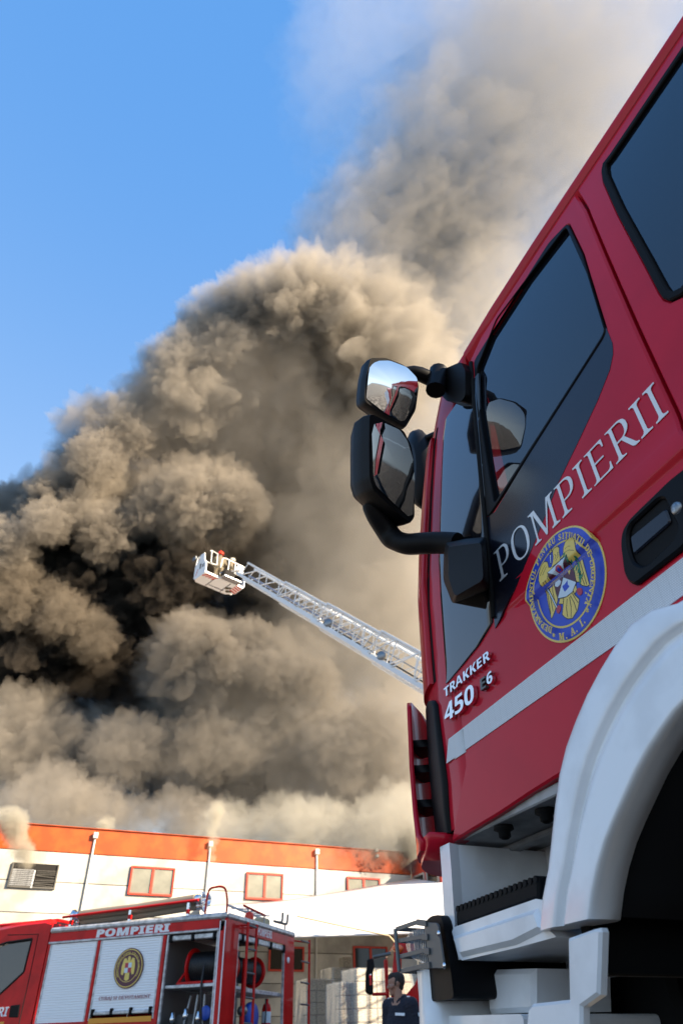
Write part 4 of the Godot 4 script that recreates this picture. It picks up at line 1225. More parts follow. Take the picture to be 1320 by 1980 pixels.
func neighbour_hall():
	# the hall beyond the right edge of the picture, whose long shadow lies over the small fire engine
	var t := thing("neighbouring_hall", "tall plain hall standing beyond the right edge of the yard", "building", shift(14.2, 0, 0.4))
	bx(t, "core", Vector3(11.8, 10.9, 11.2), Vector3(6.05, 5.45, 0), "soot_grey")
	var pm := Mb.new().box(Vector3(0.12, 1.36, 2.85), Transform3D(), 0.008).mesh()
	for r in 8:
		for c in 4:
			put(t, "wall_panel", pm, "facade_white", shift(0.07, 0.69 + 1.37 * r, -4.3 + 2.866 * c))
	bx(t, "coping", Vector3(12.2, 0.16, 11.6), Vector3(6.05, 11.05, 0), "wing_red", 0.02)

func canopy():
	var t := thing("canopy", "taut white canopy roof stretched in front of the warehouse wall", "canopy")
	var low := [Vector3(4.775, 3.47, -22.349), Vector3(7.118, 3.52, -20.968), Vector3(9.596, 3.501, -19.623), Vector3(12.201, 3.425, -17.519)]
	var tq := PackedVector2Array([Vector2(7.089, 6.191), Vector2(10.8, 6.544), Vector2(13.822, 7.08), Vector2(19.604, 8.164), Vector2(24.31, 9.019)])
	var top := []
	for q in tq: top.append(Vector3(q.x, q.y, -33.9))
	var c0 := Curve3D.new()
	var c1 := Curve3D.new()
	for p in low: c0.add_point(p)
	for p in top: c1.add_point(p)
	var rows := 10
	var cols := 26
	var m := Mb.new()
	var rings := []
	for i in cols + 1:
		var a := c0.sample_baked(c0.get_baked_length() * i / cols, true)
		var b := c1.sample_baked(c1.get_baked_length() * i / cols, true)
		var ring := PackedVector3Array()
		for s in [0.0, 0.02]:
			for k in rows + 1:
				var f := float(k) / rows if s == 0.0 else 1.0 - float(k) / rows
				var p := a.lerp(b, f)
				p.y += -0.16 * sin(f * PI) - 0.05 * sin(f * PI) * sin(i * 0.8) - s
				ring.append(p)
		rings.append(ring)
	m.skin(rings, true, true)
	put(t, "membrane", m.mesh(), "membrane")
	m = Mb.new()
	m.tube(c0.tessellate(), 0.03, 6)
	put(t, "edge_rope", m.mesh(), "membrane")
	rod(t, "tie_rope", Vector3(6.54, 3.756, -19.215), Vector3(7.992, 3.448, -18.702), 0.018, "rope")
	rod(t, "tie_rope", Vector3(7.992, 3.448, -18.702), Vector3(8.74, 3.283, -18.387), 0.018, "rope")
	rod(t, "tie_rope", Vector3(8.74, 3.283, -18.387), Vector3(9.007, 2.99, -18.294), 0.018, "rope")
	for p in [low[0], low[3]]:
		rod(t, "post", Vector3(p.x, 0, p.z), p + Vector3(0, -0.03, 0), 0.06, "steel")

# ------------------------------------------------------------------ smoke
func fog(key: String, r: float, g: float, b: float, d: float):
	var f := FogMaterial.new()
	f.resource_name = key
	f.albedo = Color(r, g, b).linear_to_srgb()
	f.density = d
	M[key] = f

func billow(sd: int, amp: float, n: int) -> ArrayMesh:
	# a lumpy closed ball: a cube sphere pushed out along its radius by several octaves of rounded cells
	var cell := FastNoiseLite.new()
	cell.seed = sd
	cell.noise_type = FastNoiseLite.TYPE_CELLULAR
	cell.frequency = 1.0
	cell.cellular_return_type = FastNoiseLite.RETURN_DISTANCE
	cell.fractal_type = FastNoiseLite.FRACTAL_NONE
	var soft := FastNoiseLite.new()
	soft.seed = sd + 7
	soft.frequency = 1.0
	soft.fractal_octaves = 4
	soft.fractal_gain = 0.55
	var vs := PackedVector3Array()
	var idx := PackedInt32Array()
	var ids := {}
	for face in 6:
		var a := face / 2
		var s := 1.0 if face % 2 == 0 else -1.0
		var grid := PackedInt32Array()
		for j in n + 1:
			for i in n + 1:
				var u := tan((float(i) / n * 2 - 1) * PI / 4)
				var v := tan((float(j) / n * 2 - 1) * PI / 4)
				var p := Vector3(s, u, v)
				if a == 1: p = Vector3(v, s, u)
				elif a == 2: p = Vector3(u, v, s)
				p = p.normalized()
				var key := Vector3i((p * 10000.0).round())
				if not ids.has(key):
					ids[key] = vs.size()
					var q := p + 0.30 * Vector3(soft.get_noise_3dv(p * 1.6), soft.get_noise_3dv(p * 1.6 + Vector3(9, 3, 1)), soft.get_noise_3dv(p * 1.6 + Vector3(-4, 8, 2)))
					var d := 0.0
					var fr := 1.5
					var am := amp
					for o in 5:
						d += am * (0.5 - (cell.get_noise_3dv(q * fr + Vector3(o * 13.1, 0, 0)) + 1.0))
						fr *= 2.0
						am *= 0.58
					d += 0.34 * soft.get_noise_3dv(p * 2.2 + Vector3(30, 0, 0))
					vs.append(p * maxf(0.35, 1.0 + d))
				grid.append(ids[key])
		for j in n:
			for i in n:
				var q0 := grid[j * (n + 1) + i]
				var q1 := grid[j * (n + 1) + i + 1]
				var q2 := grid[(j + 1) * (n + 1) + i]
				var q3 := grid[(j + 1) * (n + 1) + i + 1]
				if s > 0: idx.append_array([q0, q2, q1, q1, q2, q3])
				else: idx.append_array([q0, q1, q2, q1, q3, q2])
	var arr := []
	arr.resize(Mesh.ARRAY_MAX)
	arr[Mesh.ARRAY_VERTEX] = vs
	arr[Mesh.ARRAY_INDEX] = idx
	var m := ArrayMesh.new()
	m.add_surface_from_arrays(Mesh.PRIMITIVE_TRIANGLES, arr)
	return m

var puffs := []
var soft_puffs := []
func column(parent: Node, rng: RandomNumberGenerator, pts: Array, r0: float, r1: float, count: int, spread: float, mat: String, stretch := Vector3.ONE):
	var c := Curve3D.new()
	for p in pts: c.add_point(p)
	var L := c.get_baked_length()
	for k in count:
		var f := (k + rng.randf_range(0.2, 0.8)) / count
		var p := c.sample_baked(L * f, true) + Vector3(rng.randf_range(-1, 1), rng.randf_range(-1, 1), rng.randf_range(-1, 1)) * spread
		var r := lerpf(r0, r1, f) * rng.randf_range(0.75, 1.2)
		var b := Basis.from_euler(Vector3(rng.randf() * TAU, rng.randf() * TAU, rng.randf() * TAU)).scaled(stretch * r)
		var pick := rng.randi() % puffs.size()
		var mesh: Mesh = soft_puffs[pick % 2] if mat in ["smoke_mist", "smoke_haze", "smoke_veil", "smoke_thin"] else puffs[pick]
		var o := put(parent, "billow", mesh, mat, Transform3D(b, p))
		if M.has(mat + "_core"):
			put(o, "dense_core", mesh, mat + "_core", Transform3D(Basis().scaled(Vector3.ONE * 0.86), Vector3.ZERO))

func smoke():
	for k in 5:
		puffs.append(billow(k * 31 + 1, 0.34, 64))
	for k in 2:
		soft_puffs.append(billow(k * 17 + 201, 0.16, 36))
	fog("smoke_tan", 0.72, 0.64, 0.54, 0.20)
	fog("smoke_soot", 0.22, 0.185, 0.15, 0.45)
	fog("smoke_brown", 0.68, 0.595, 0.49, 0.26)
	fog("smoke_beige", 0.82, 0.73, 0.61, 0.22)
	fog("smoke_thin", 0.86, 0.775, 0.66, 0.07)
	fog("smoke_crisp", 0.70, 0.61, 0.50, 0.45)
	fog("smoke_umber", 0.46, 0.385, 0.30, 0.5)
	fog("smoke_pale", 0.84, 0.79, 0.71, 0.012)
	fog("smoke_pale2", 0.86, 0.79, 0.69, 0.032)
	fog("smoke_haze", 0.98, 0.90, 0.79, 0.011)
	fog("smoke_mist", 0.92, 0.84, 0.74, 0.0075)
	fog("smoke_veil", 1.0, 0.97, 0.93, 0.0045)
	fog("smoke_cream", 1.0, 0.93, 0.77, 0.16)
	fog("smoke_wisp", 1.0, 0.90, 0.70, 0.75)
	var rng := RandomNumberGenerator.new()
	rng.seed = 77
	var t := thing("smoke_plume", "towering plume of tan and black smoke rolling up from behind the warehouse", "smoke")
	t.set_meta("kind", "stuff")
	# the black heart at the left and behind the basket
	column(t, rng, [Vector3(-9.917, 31.065, -55.556), Vector3(-2.908, 29.016, -57.41), Vector3(4.687, 26.011, -58.673)], 4.8, 4.4, 8, 1.6, "smoke_soot")
	column(t, rng, [Vector3(-2.994, 34.093, -54.625), Vector3(4.56, 33.184, -53.895), Vector3(7.654, 34.187, -51.731), Vector3(11.133, 36.409, -49.576)], 4.2, 3.6, 8, 1.5, "smoke_soot")
	# the rolling left flank, with smaller lobes riding on it
	column(t, rng, [Vector3(-9.405, 30.679, -54.704), Vector3(-4.353, 39.369, -52.198), Vector3(-1.837, 44.933, -50.448)], 4.2, 4.6, 6, 1.2, "smoke_brown")
	column(t, rng, [Vector3(0.191, 46.8, -48.788), Vector3(3.756, 52.345, -45.807), Vector3(6.907, 56.583, -43.48)], 4.8, 5.4, 5, 1.6, "smoke_beige")
	column(t, rng, [Vector3(5.851, 55.69, -43.147), Vector3(9.67, 58.379, -40.514), Vector3(14.633, 60.516, -37.596)], 5.0, 6.0, 4, 1.4, "smoke_beige")
	column(t, rng, [Vector3(-6.367, 33.619, -51.075), Vector3(-4.532, 38.931, -48.74), Vector3(-0.982, 43.492, -46.392)], 2.0, 2.5, 9, 1.3, "smoke_crisp")
	column(t, rng, [Vector3(-0.773, 44.904, -46.447), Vector3(3.033, 50.347, -43.587), Vector3(7.65, 55.239, -40.132), Vector3(12.946, 58.574, -37.467)], 2.8, 3.6, 9, 1.4, "smoke_beige")
	column(t, rng, [Vector3(-9.067, 32.245, -51.527), Vector3(-4.121, 35.335, -48.948), Vector3(2.835, 37.333, -47.572), Vector3(10.84, 39.526, -45.934)], 2.2, 2.4, 15, 1.2, "smoke_crisp")
	column(t, rng, [Vector3(-8.614, 29.341, -52.113), Vector3(-2.532, 29.501, -52.673), Vector3(2.317, 27.992, -53.475)], 2.0, 2.2, 9, 1.4, "smoke_umber")
	column(t, rng, [Vector3(17.625, 66.051, -39.065), Vector3(22.228, 76.985, -38.182), Vector3(27.717, 90.847, -33.731)], 7.5, 11.0, 5, 2.0, "smoke_pale2")
	# inner masses
	column(t, rng, [Vector3(2.366, 38.224, -48.175), Vector3(10.506, 39.143, -46.331)], 3.2, 3.6, 4, 0.9, "smoke_brown")
	column(t, rng, [Vector3(7.66, 49.202, -50.063), Vector3(13.571, 52.599, -45.177), Vector3(21.096, 56.087, -41.124)], 6.5, 7.5, 5, 2.0, "smoke_beige")
	column(t, rng, [Vector3(19.944, 43.761, -48.861), Vector3(24.299, 46.259, -44.434), Vector3(28.172, 47.628, -40.558)], 7.0, 7.5, 3, 2.0, "smoke_thin")
	column(t, rng, [Vector3(21.528, 35.603, -51.835), Vector3(29.381, 35.948, -47.571)], 6.0, 6.5, 3, 2.0, "smoke_thin")
	column(t, rng, [Vector3(22.009, 27.962, -56.019), Vector3(30.361, 27.161, -52.378)], 5.5, 6.0, 3, 2.0, "smoke_thin")
	# the tan cloud in front, under the ladder, and the low bank over the roof
	column(t, rng, [Vector3(8.262, 25.472, -51.875), Vector3(12.369, 25.333, -51.118), Vector3(17.067, 23.94, -50.408)], 4.6, 4.4, 5, 1.5, "smoke_tan")
	column(t, rng, [Vector3(5.635, 25.423, -48.896), Vector3(11.307, 26.182, -47.507), Vector3(16.829, 23.459, -47.244)], 1.8, 2.0, 9, 1.4, "smoke_crisp")
	column(t, rng, [Vector3(-6.528, 19.488, -56.667), Vector3(1.316, 18.972, -57.192), Vector3(8.362, 19.106, -56.55), Vector3(17.515, 20.122, -54.065), Vector3(28.055, 19.815, -49.542)], 4.4, 4.8, 11, 1.4, "smoke_tan")
	column(t, rng, [Vector3(-3.86, 12.887, -48.383), Vector3(3.365, 13.012, -48.389), Vector3(10.46, 13.146, -47.33)], 2.2, 2.4, 7, 0.8, "smoke_tan")
	column(t, rng, [Vector3(7.707, 10.064, -37.111), Vector3(11.79, 9.965, -36.048), Vector3(15.278, 10.006, -34.703), Vector3(18.619, 9.778, -33.093)], 1.3, 2.0, 14, 0.6, "smoke_cream")
	column(t, rng, [Vector3(4.421, 19.075, -51.715), Vector3(10.61, 19.791, -50.545), Vector3(17.352, 19.918, -48.595), Vector3(24.579, 19.691, -45.465)], 2.6, 3.2, 8, 1.0, "smoke_tan")
	# fill behind
	column(t, rng, [Vector3(16.175, 50.699, -56.44), Vector3(20.292, 51.674, -54.196)], 7.0, 7.0, 2, 0.8, "smoke_brown")
	column(t, rng, [Vector3(-10.254, 28.68, -65.62), Vector3(-1.5, 25.741, -67.555), Vector3(9.051, 27.648, -66.224)], 5.0, 5.0, 5, 1.5, "smoke_brown")
	column(t, rng, [Vector3(-8.677, 38.532, -58.37), Vector3(-3.592, 40.093, -57.874), Vector3(3.747, 43.381, -57.997), Vector3(9.561, 44.948, -56.13)], 5.0, 6.0, 6, 0.8, "smoke_umber")
	column(t, rng, [Vector3(6.245, 35.181, -65.272), Vector3(15.115, 35.396, -63.688), Vector3(23.951, 35.558, -60.826), Vector3(29.923, 35.817, -57.966)], 6.5, 7.0, 4, 1.0, "smoke_brown")
	column(t, rng, [Vector3(10.616, 17.52, -67.16), Vector3(21.063, 18.118, -64.492), Vector3(31.663, 19.137, -59.7)], 6.0, 6.0, 3, 1.0, "smoke_tan")
	column(t, rng, [Vector3(14.491, 40.575, -60.748), Vector3(20.265, 43.082, -57.309), Vector3(25.804, 45.665, -52.957)], 6.0, 6.5, 4, 1.5, "smoke_brown")
	column(t, rng, [Vector3(25.663, 59.444, -48.08), Vector3(29.489, 63.264, -44.302), Vector3(33.187, 66.752, -40.194)], 8.0, 9.0, 3, 2.0, "smoke_pale2")
	column(t, rng, [Vector3(26.529, 50.303, -57.04), Vector3(34.086, 51.513, -51.715)], 8.0, 8.5, 2, 2.0, "smoke_thin")
	# thin lit haze hanging about the billows
	column(t, rng, [Vector3(22.042, 42.599, -40.22), Vector3(25.292, 32.153, -44.523), Vector3(18.575, 18.868, -47.407)], 12.0, 10.0, 4, 2.0, "smoke_haze")
	column(t, rng, [Vector3(6.987, 42.344, -42.801), Vector3(11.271, 48.754, -40.952)], 9.0, 9.0, 2, 1.0, "smoke_mist")
	column(t, rng, [Vector3(30.595, 82.303, -38.199), Vector3(33.033, 85.052, -35.113), Vector3(37.276, 78.467, -40.197)], 11.0, 12.0, 3, 1.5, "smoke_mist")
	column(t, rng, [Vector3(30.194, 66.899, -42.259), Vector3(34.529, 72.75, -37.235)], 9.0, 10.0, 2, 1.0, "smoke_pale2")
	# the wide upper plume, thin and pale, drifting away above
	column(t, rng, [Vector3(34.078, 77.147, -47.307), Vector3(34.972, 87.664, -40.615), Vector3(39.314, 100.383, -33.131), Vector3(44.753, 109.661, -23.746), Vector3(49.015, 116.123, -13.875)], 14.0, 23.0, 9, 2.5, "smoke_pale")
	column(t, rng, [Vector3(20.139, 106.198, -38.71), Vector3(18.977, 112.425, -33.49), Vector3(20.07, 117.944, -27.88), Vector3(21.539, 123.161, -21.434)], 9.0, 13.0, 5, 3.0, "smoke_veil")
	# small jets at the building
	var jets := thing("smoke_jet", "cream smoke curling out of the burnt window", "smoke")
	jets.set_meta("kind", "stuff")
	column(jets, rng, [Vector3(0.053, 7.216, -32.793), Vector3(-0.484, 7.624, -32.708), Vector3(-1.033, 8.24, -32.768), Vector3(-1.481, 9.054, -32.97)], 0.22, 0.60, 16, 0.22, "smoke_wisp")
	jets = thing("smoke_jet", "thin cream smoke rising from the roof beside the second downpipe", "smoke")
	jets.set_meta("kind", "stuff")
	column(jets, rng, [Vector3(7.373, 7.411, -33.586), Vector3(7.242, 8.63, -33.354), Vector3(7.301, 9.8, -33.577), Vector3(7.525, 10.365, -33.903)], 0.10, 0.42, 16, 0.10, "smoke_wisp")
	jets = thing("smoke_jet", "cream smoke seeping out at the corner of the red wing", "smoke")
	jets.set_meta("kind", "stuff")
	column(jets, rng, [Vector3(17.517, 7.962, -33.659), Vector3(17.505, 8.793, -33.71), Vector3(17.403, 9.884, -33.721)], 0.22, 0.7, 10, 0.25, "smoke_wisp")
	jets = thing("smoke_jet", "small puff of smoke over the first downpipe head", "smoke")
	jets.set_meta("kind", "stuff")
	column(jets, rng, [Vector3(2.38, 9.09, -34.97), Vector3(2.406, 9.388, -35.104), Vector3(2.561, 9.678, -35.331)], 0.12, 0.36, 7, 0.12, "smoke_wisp")

# ------------------------------------------------------------------ the small fire engine on the left
func fire_engine():
	var at := Transform3D(Basis(Vector3(-0.731, 0, -0.682), Vector3.UP, Vector3(0.682, 0, -0.731)).orthonormalized(), Vector3(3.146, 0, -12.831))
	var t := thing("fire_engine", "small red fire engine with white roller shutters and an open rear locker", "fire engine", at)
	var side := Transform3D(Basis(Vector3(1, 0, 0), Vector3(0, 1, 0), Vector3(0, 0, -1)), Vector3.ZERO)
	var rearx := Transform3D(Basis(Vector3(0, 0, 1), Vector3(0, 1, 0), Vector3(-1, 0, 0)), Vector3.ZERO)
	var W := 2.74
	var L := 3.58
	# roof and its rails
	bx(t, "roof", Vector3(L - 0.1, 0.08, W - 0.1), Vector3(L / 2, 2.74, W / 2), "aluminium", 0.01)
	for z in [0.0, W]:
		bx(t, "roof_rail", Vector3(L, 0.085, 0.07), Vector3(L / 2, 2.775, z), "aluminium", 0.025)
	bx(t, "roof_rail", Vector3(0.07, 0.085, W - 0.08), Vector3(0.0, 2.772, W / 2), "aluminium", 0.025)
	# visible side
	bx(t, "name_band", Vector3(L - 0.14, 0.14, 0.05), Vector3(0.14 + (L - 0.14) / 2, 2.665, 0.025), "engine_red", 0.006)
	bx(t, "band_trim", Vector3(L - 0.14, 0.034, 0.06), Vector3(0.14 + (L - 0.14) / 2, 2.580, 0.022), "aluminium", 0.008)
	for q in [[0.0, 0.135], [1.135, 1.20], [2.46, 2.525], [3.535, 3.585]]:
		bx(t, "side_post", Vector3(q[1] - q[0], 2.0, 0.06), Vector3((q[0] + q[1]) / 2, 1.56, 0.03), "engine_red", 0.01)
	for x in [0.018, 0.115]:
		bx(t, "post_line", Vector3(0.018, 2.14, 0.004), Vector3(x, 1.63, -0.003), "white_film")
	for x in [0.155, 1.105, 1.218, 2.442, 2.543, 3.520]:
		bx(t, "shutter_guide", Vector3(0.035, 2.0, 0.05), Vector3(x, 1.56, 0.035), "aluminium", 0.006)
	shutter(t, 2.56, 3.50, 0.9, 2.56)
	shutter(t, 1.235, 2.425, 1.50, 2.56)
	bx(t, "shutter_bar", Vector3(1.18, 0.05, 0.05), Vector3(1.83, 1.525, 0.02), "aluminium", 0.01)
	for x in [1.27, 1.64, 2.01, 2.38]:
		bx(t, "bar_clamp", Vector3(0.05, 0.10, 0.07), Vector3(x, 1.535, 0.012), "black_rubber", 0.01)
	bx(t, "lower_side", Vector3(2.42, 0.55, 0.06), Vector3(2.36, 1.15, 0.03), "engine_red", 0.01)
	bx(t, "amber_strip", Vector3(1.20, 0.07, 0.006), Vector3(1.83, 1.425, -0.002), "amber_film")
	var right := Basis(Vector3(-1, 0, 0), Vector3.UP, Vector3(0, 0, -1))
	lettering(t, "side_lettering", "POMPIERI", "Droid Sans", 0.122, 1.48, "white_film", Transform3D(right, Vector3(2.57, 2.605, -0.002)), 900, 0.004, 0.06)
	lettering(t, "motto_lettering", "CURAJ SI DEVOTAMENT", "Droid Serif", 0.062, 0.99, "ink_red", Transform3D(right, Vector3(2.30, 1.685, 0.001)), 400, 0.004, 0.10)
	var place := func(pts: PackedVector2Array, lv: float) -> Mesh:
		var q := PackedVector2Array()
		for p in pts: q.append(Vector2(1.80 - p.x * 0.285, 2.125 + p.y * 0.285))
		return Mb.new().plate(q, Transform3D(side.basis, Vector3(0, 0, -0.004 - 0.002 * lv)), 0.02).mesh()
	var disc := put(t, "crest_disc", place.call(circle2(Vector2.ZERO, 1.0, 40), 0), "emblem_maroon")
	put(disc, "ring", place.call(circle2(Vector2.ZERO, 0.95, 40), 1), "emblem_yellow")
	put(disc, "ring_field", place.call(circle2(Vector2.ZERO, 0.90, 40), 2), "emblem_maroon")
	put(disc, "ring", place.call(circle2(Vector2.ZERO, 0.70, 40), 3), "emblem_yellow")
	put(disc, "inner_field", place.call(circle2(Vector2.ZERO, 0.67, 40), 4), "emblem_maroon")
	for s in [-1.0, 1.0]:
		put(disc, "wing", place.call(PackedVector2Array([Vector2(0.08 * s, 0.30), Vector2(0.22 * s, 0.50), Vector2(0.36 * s, 0.46), Vector2(0.46 * s, 0.10), Vector2(0.44 * s, -0.30), Vector2(0.30 * s, -0.34), Vector2(0.18 * s, 0.0)]), 5), "emblem_yellow")
	put(disc, "eagle_body", place.call(PackedVector2Array([Vector2(-0.10, 0.30), Vector2(-0.09, 0.52), Vector2(0.0, 0.60), Vector2(0.09, 0.52), Vector2(0.10, 0.30), Vector2(0.14, -0.25), Vector2(0.16, -0.56), Vector2(0.0, -0.64), Vector2(-0.16, -0.56), Vector2(-0.14, -0.25)]), 6), "emblem_yellow")
	var cols := ["emblem_red", "emblem_pale", "emblem_pale", "emblem_red"]
	for k in 4:
		var c := Vector2(-0.115 + 0.23 * (k % 2), 0.13 - 0.25 * (k / 2))
		put(disc, "shield_quarter", place.call(PackedVector2Array([c + Vector2(-0.11, -0.12), c + Vector2(0.11, -0.12), c + Vector2(0.11, 0.12), c + Vector2(-0.11, 0.12)]), 7), cols[k])
	ring_letters(disc, "INSPECTORATUL PENTRU SITUATII DE URGENTA", 215, -35, 0.285 * 0.75, 0.285 * 0.11, true, "emblem_yellow", Vector3(1.80, 2.125, -0.016), right)
	# open side locker: dark box, reel, shelf, fittings
	bx(t, "locker_wall", Vector3(0.04, 1.9, 2.6), Vector3(1.16, 1.6, W / 2), "locker_grey", 0.0)
	bx(t, "locker_ceiling", Vector3(1.1, 0.03, 2.6), Vector3(0.6, 2.66, W / 2), "black_rubber")
	bx(t, "locker_floor", Vector3(1.1, 0.04, 2.6), Vector3(0.6, 1.02, W / 2), "locker_grey")
	bx(t, "rolled_shutter", Vector3(0.88, 0.075, 0.05), Vector3(0.63, 2.505, 0.05), "aluminium", 0.012)
	for x in [0.22, 0.63, 1.05]:
		bx(t, "bar_clamp", Vector3(0.05, 0.11, 0.07), Vector3(x, 2.50, 0.03), "black_rubber", 0.01)
	bx(t, "shelf", Vector3(0.92, 0.045, 0.9), Vector3(0.62, 1.83, 0.50), "aluminium", 0.006)
	bx(t, "shelf", Vector3(0.75, 0.06, 1.5), Vector3(0.45, 1.80, 1.75), "aluminium", 0.006)
	var axx := Basis(Vector3(0, 0, 1), PI / 2)
	reel(t, Transform3D(axx, Vector3(0.42, 2.10, 0.36)), 0.245, 0.64, "hose_black")
	reel(t, Transform3D(Basis(Vector3(1, 0, 0), PI / 2), Vector3(0.40, 2.12, 1.35)), 0.21, 0.95, "hose_black")
	for x in [0.06, 0.82]:
		tb(t, "reel_stand", [Vector3(0.42 + (x - 0.42) * 1.0, 2.1, 0.30), Vector3(x + 0.08, 1.86, 0.12)], 0.022, "engine_red", 6)
	bx(t, "reel_foot", Vector3(0.80, 0.04, 0.06), Vector3(0.48, 1.872, 0.10), "engine_red", 0.008)
	tb(t, "hanging_hose", smooth_path([Vector3(0.40, 2.12, 0.10), Vector3(0.39, 1.85, 0.03), Vector3(0.36, 1.5, 0.04), Vector3(0.33, 1.1, 0.08)]), 0.017, "hose_black", 8)
	for k in 3:
		tb(t, "suction_pipe", [Vector3(0.40 + 0.2 * k, 1.05, 0.2), Vector3(0.44 + 0.16 * k, 1.72, 0.25 + 0.05 * k)], 0.022, "steel", 8)
	for k in 4:
		put(t, "coupling", Mb.new().lathe(PackedVector2Array([Vector2(0.03, 0.0), Vector2(0.05, 0.02), Vector2(0.05, 0.07), Vector2(0.035, 0.09), Vector2(0.035, 0.14), Vector2(0, 0.15)]), shift(0.24 + 0.24 * k, 1.40 - 0.04 * (k % 2), 0.18), 12).mesh(), "chrome")
	put(t, "valve_wheel", Mb.new().lathe(PackedVector2Array([Vector2(0.02, 0), Vector2(0.09, 0.0), Vector2(0.10, 0.015), Vector2(0.09, 0.03), Vector2(0.02, 0.03)]), Transform3D(Basis(Vector3(1, 0, 0), PI / 2), Vector3(0.33, 1.47, 0.12)), 16).mesh(), "hose_blue")
	bx(t, "pump_block", Vector3(0.8, 0.45, 0.5), Vector3(0.6, 1.25, 0.55), "locker_grey", 0.04)
	# rear face
	bx(t, "rear_post", Vector3(0.06, 2.0, 0.46), Vector3(0.03, 1.62, 0.23), "engine_red", 0.012)
	bx(t, "rear_post", Vector3(0.06, 2.0, 0.42), Vector3(0.03, 1.62, W - 0.21), "engine_red", 0.012)
	bx(t, "rear_band", Vector3(0.05, 0.17, W - 0.04), Vector3(0.025, 2.655, W / 2), "engine_red", 0.008)
	lettering(t, "rear_lettering", "POMPIERI", "Droid Sans", 0.125, 0.57, "white_film", Transform3D(rearx.basis, Vector3(-0.002, 2.61, 1.15)), 700, 0.004)
	bx(t, "rolled_shutter", Vector3(0.05, 0.085, 1.84), Vector3(0.03, 2.515, 1.40), "aluminium", 0.012)
	for z in [0.60, 1.14, 1.70, 2.26]:
		bx(t, "bar_clamp", Vector3(0.07, 0.12, 0.05), Vector3(0.01, 2.50, z), "black_rubber", 0.01)
	for z in [0.475, 2.325]:
		bx(t, "shutter_guide", Vector3(0.05, 2.0, 0.035), Vector3(0.035, 1.55, z), "aluminium", 0.006)
	put(t, "tow_ring", Mb.new().lathe(PackedVector2Array([Vector2(0.025, 0.0), Vector2(0.05, 0.0), Vector2(0.05, 0.012), Vector2(0.025, 0.012)]), Transform3D(axx, Vector3(-0.002, 2.34, 2.45)), 18).mesh(), "white_film")
	for s in [0, 1]:
		var z0 := 0.50 if s == 0 else 2.86
		var z1 := 0.83 if s == 0 else 3.14
		var o := -0.14
		for z in [z0, z1]:
			if s == 1 and z == z0: continue
			rod(t, "ladder_rail", Vector3(o, 0.8, z), Vector3(o, 2.72, z), 0.024, "engine_red")
			for y in [1.1, 2.68]:
				rod(t, "ladder_bracket", Vector3(o, y, z), Vector3(0.02, y, minf(z, 2.7)), 0.014, "engine_red")
		for k in 6:
			rod(t, "ladder_rung", Vector3(o, 1.0 + 0.335 * k, z0 - (0.1 if s == 1 else 0.0)), Vector3(o, 1.0 + 0.335 * k, z1), 0.016, "galvanised")
	bx(t, "control_panel", Vector3(0.04, 0.42, 0.26), Vector3(0.22, 1.98, 0.66), "aluminium", 0.01)
	for k in 6:
		bx(t, "panel_switch", Vector3(0.02, 0.03, 0.05), Vector3(0.19, 2.10 - 0.08 * (k / 2), 0.61 + 0.09 * (k % 2)), "ink", 0.004)
	bx(t, "gauge_panel", Vector3(0.04, 0.30, 0.26), Vector3(0.22, 1.55, 0.68), "aluminium", 0.01)
	for k in 4:
		put(t, "gauge", Mb.new().lathe(PackedVector2Array([Vector2(0.045, 0), Vector2(0.045, 0.02), Vector2(0.036, 0.022), Vector2(0, 0.018)]), Transform3D(axx, Vector3(0.185, 1.63 - 0.14 * (k / 2), 0.62 + 0.12 * (k % 2))), 14).mesh(), "chrome")
	tb(t, "riser_pipe", [Vector3(0.16, 1.05, 1.02), Vector3(0.16, 2.25, 1.02)], 0.035, "engine_red", 10)
	put(t, "riser_valve", Mb.new().lathe(PackedVector2Array([Vector2(0, -0.08), Vector2(0.07, -0.05), Vector2(0.09, 0.0), Vector2(0.07, 0.05), Vector2(0, 0.08)]), shift(0.13, 1.52, 0.98), 14).mesh(), "steel")
	put(t, "hose_coil", Mb.new().lathe(PackedVector2Array([Vector2(0.06, -0.05), Vector2(0.19, -0.06), Vector2(0.21, -0.03), Vector2(0.21, 0.03), Vector2(0.19, 0.06), Vector2(0.06, 0.05)]), Transform3D(axx, Vector3(0.2, 1.45, 1.42)), 28).mesh(), "hose_blue")
	var ex := put(t, "extinguisher", Mb.new().lathe(PackedVector2Array([Vector2(0, -0.25), Vector2(0.075, -0.25), Vector2(0.08, -0.23), Vector2(0.08, 0.12), Vector2(0.06, 0.18), Vector2(0.025, 0.21), Vector2(0.025, 0.26), Vector2(0.0, 0.27)]), shift(0.16, 1.46, 1.95), 18).mesh(), "engine_red")
	put(ex, "paper_label", Mb.new().lathe(PackedVector2Array([Vector2(0.0815, -0.08), Vector2(0.0815, 0.08)]), shift(0.16, 1.46, 1.95), 18).mesh(), "emblem_pale")
	tb(ex, "nozzle_hose", smooth_path([Vector3(0.16, 1.72, 1.93), Vector3(0.12, 1.70, 1.82), Vector3(0.10, 1.55, 1.80), Vector3(0.12, 1.35, 1.83)]), 0.012, "hose_black", 6)
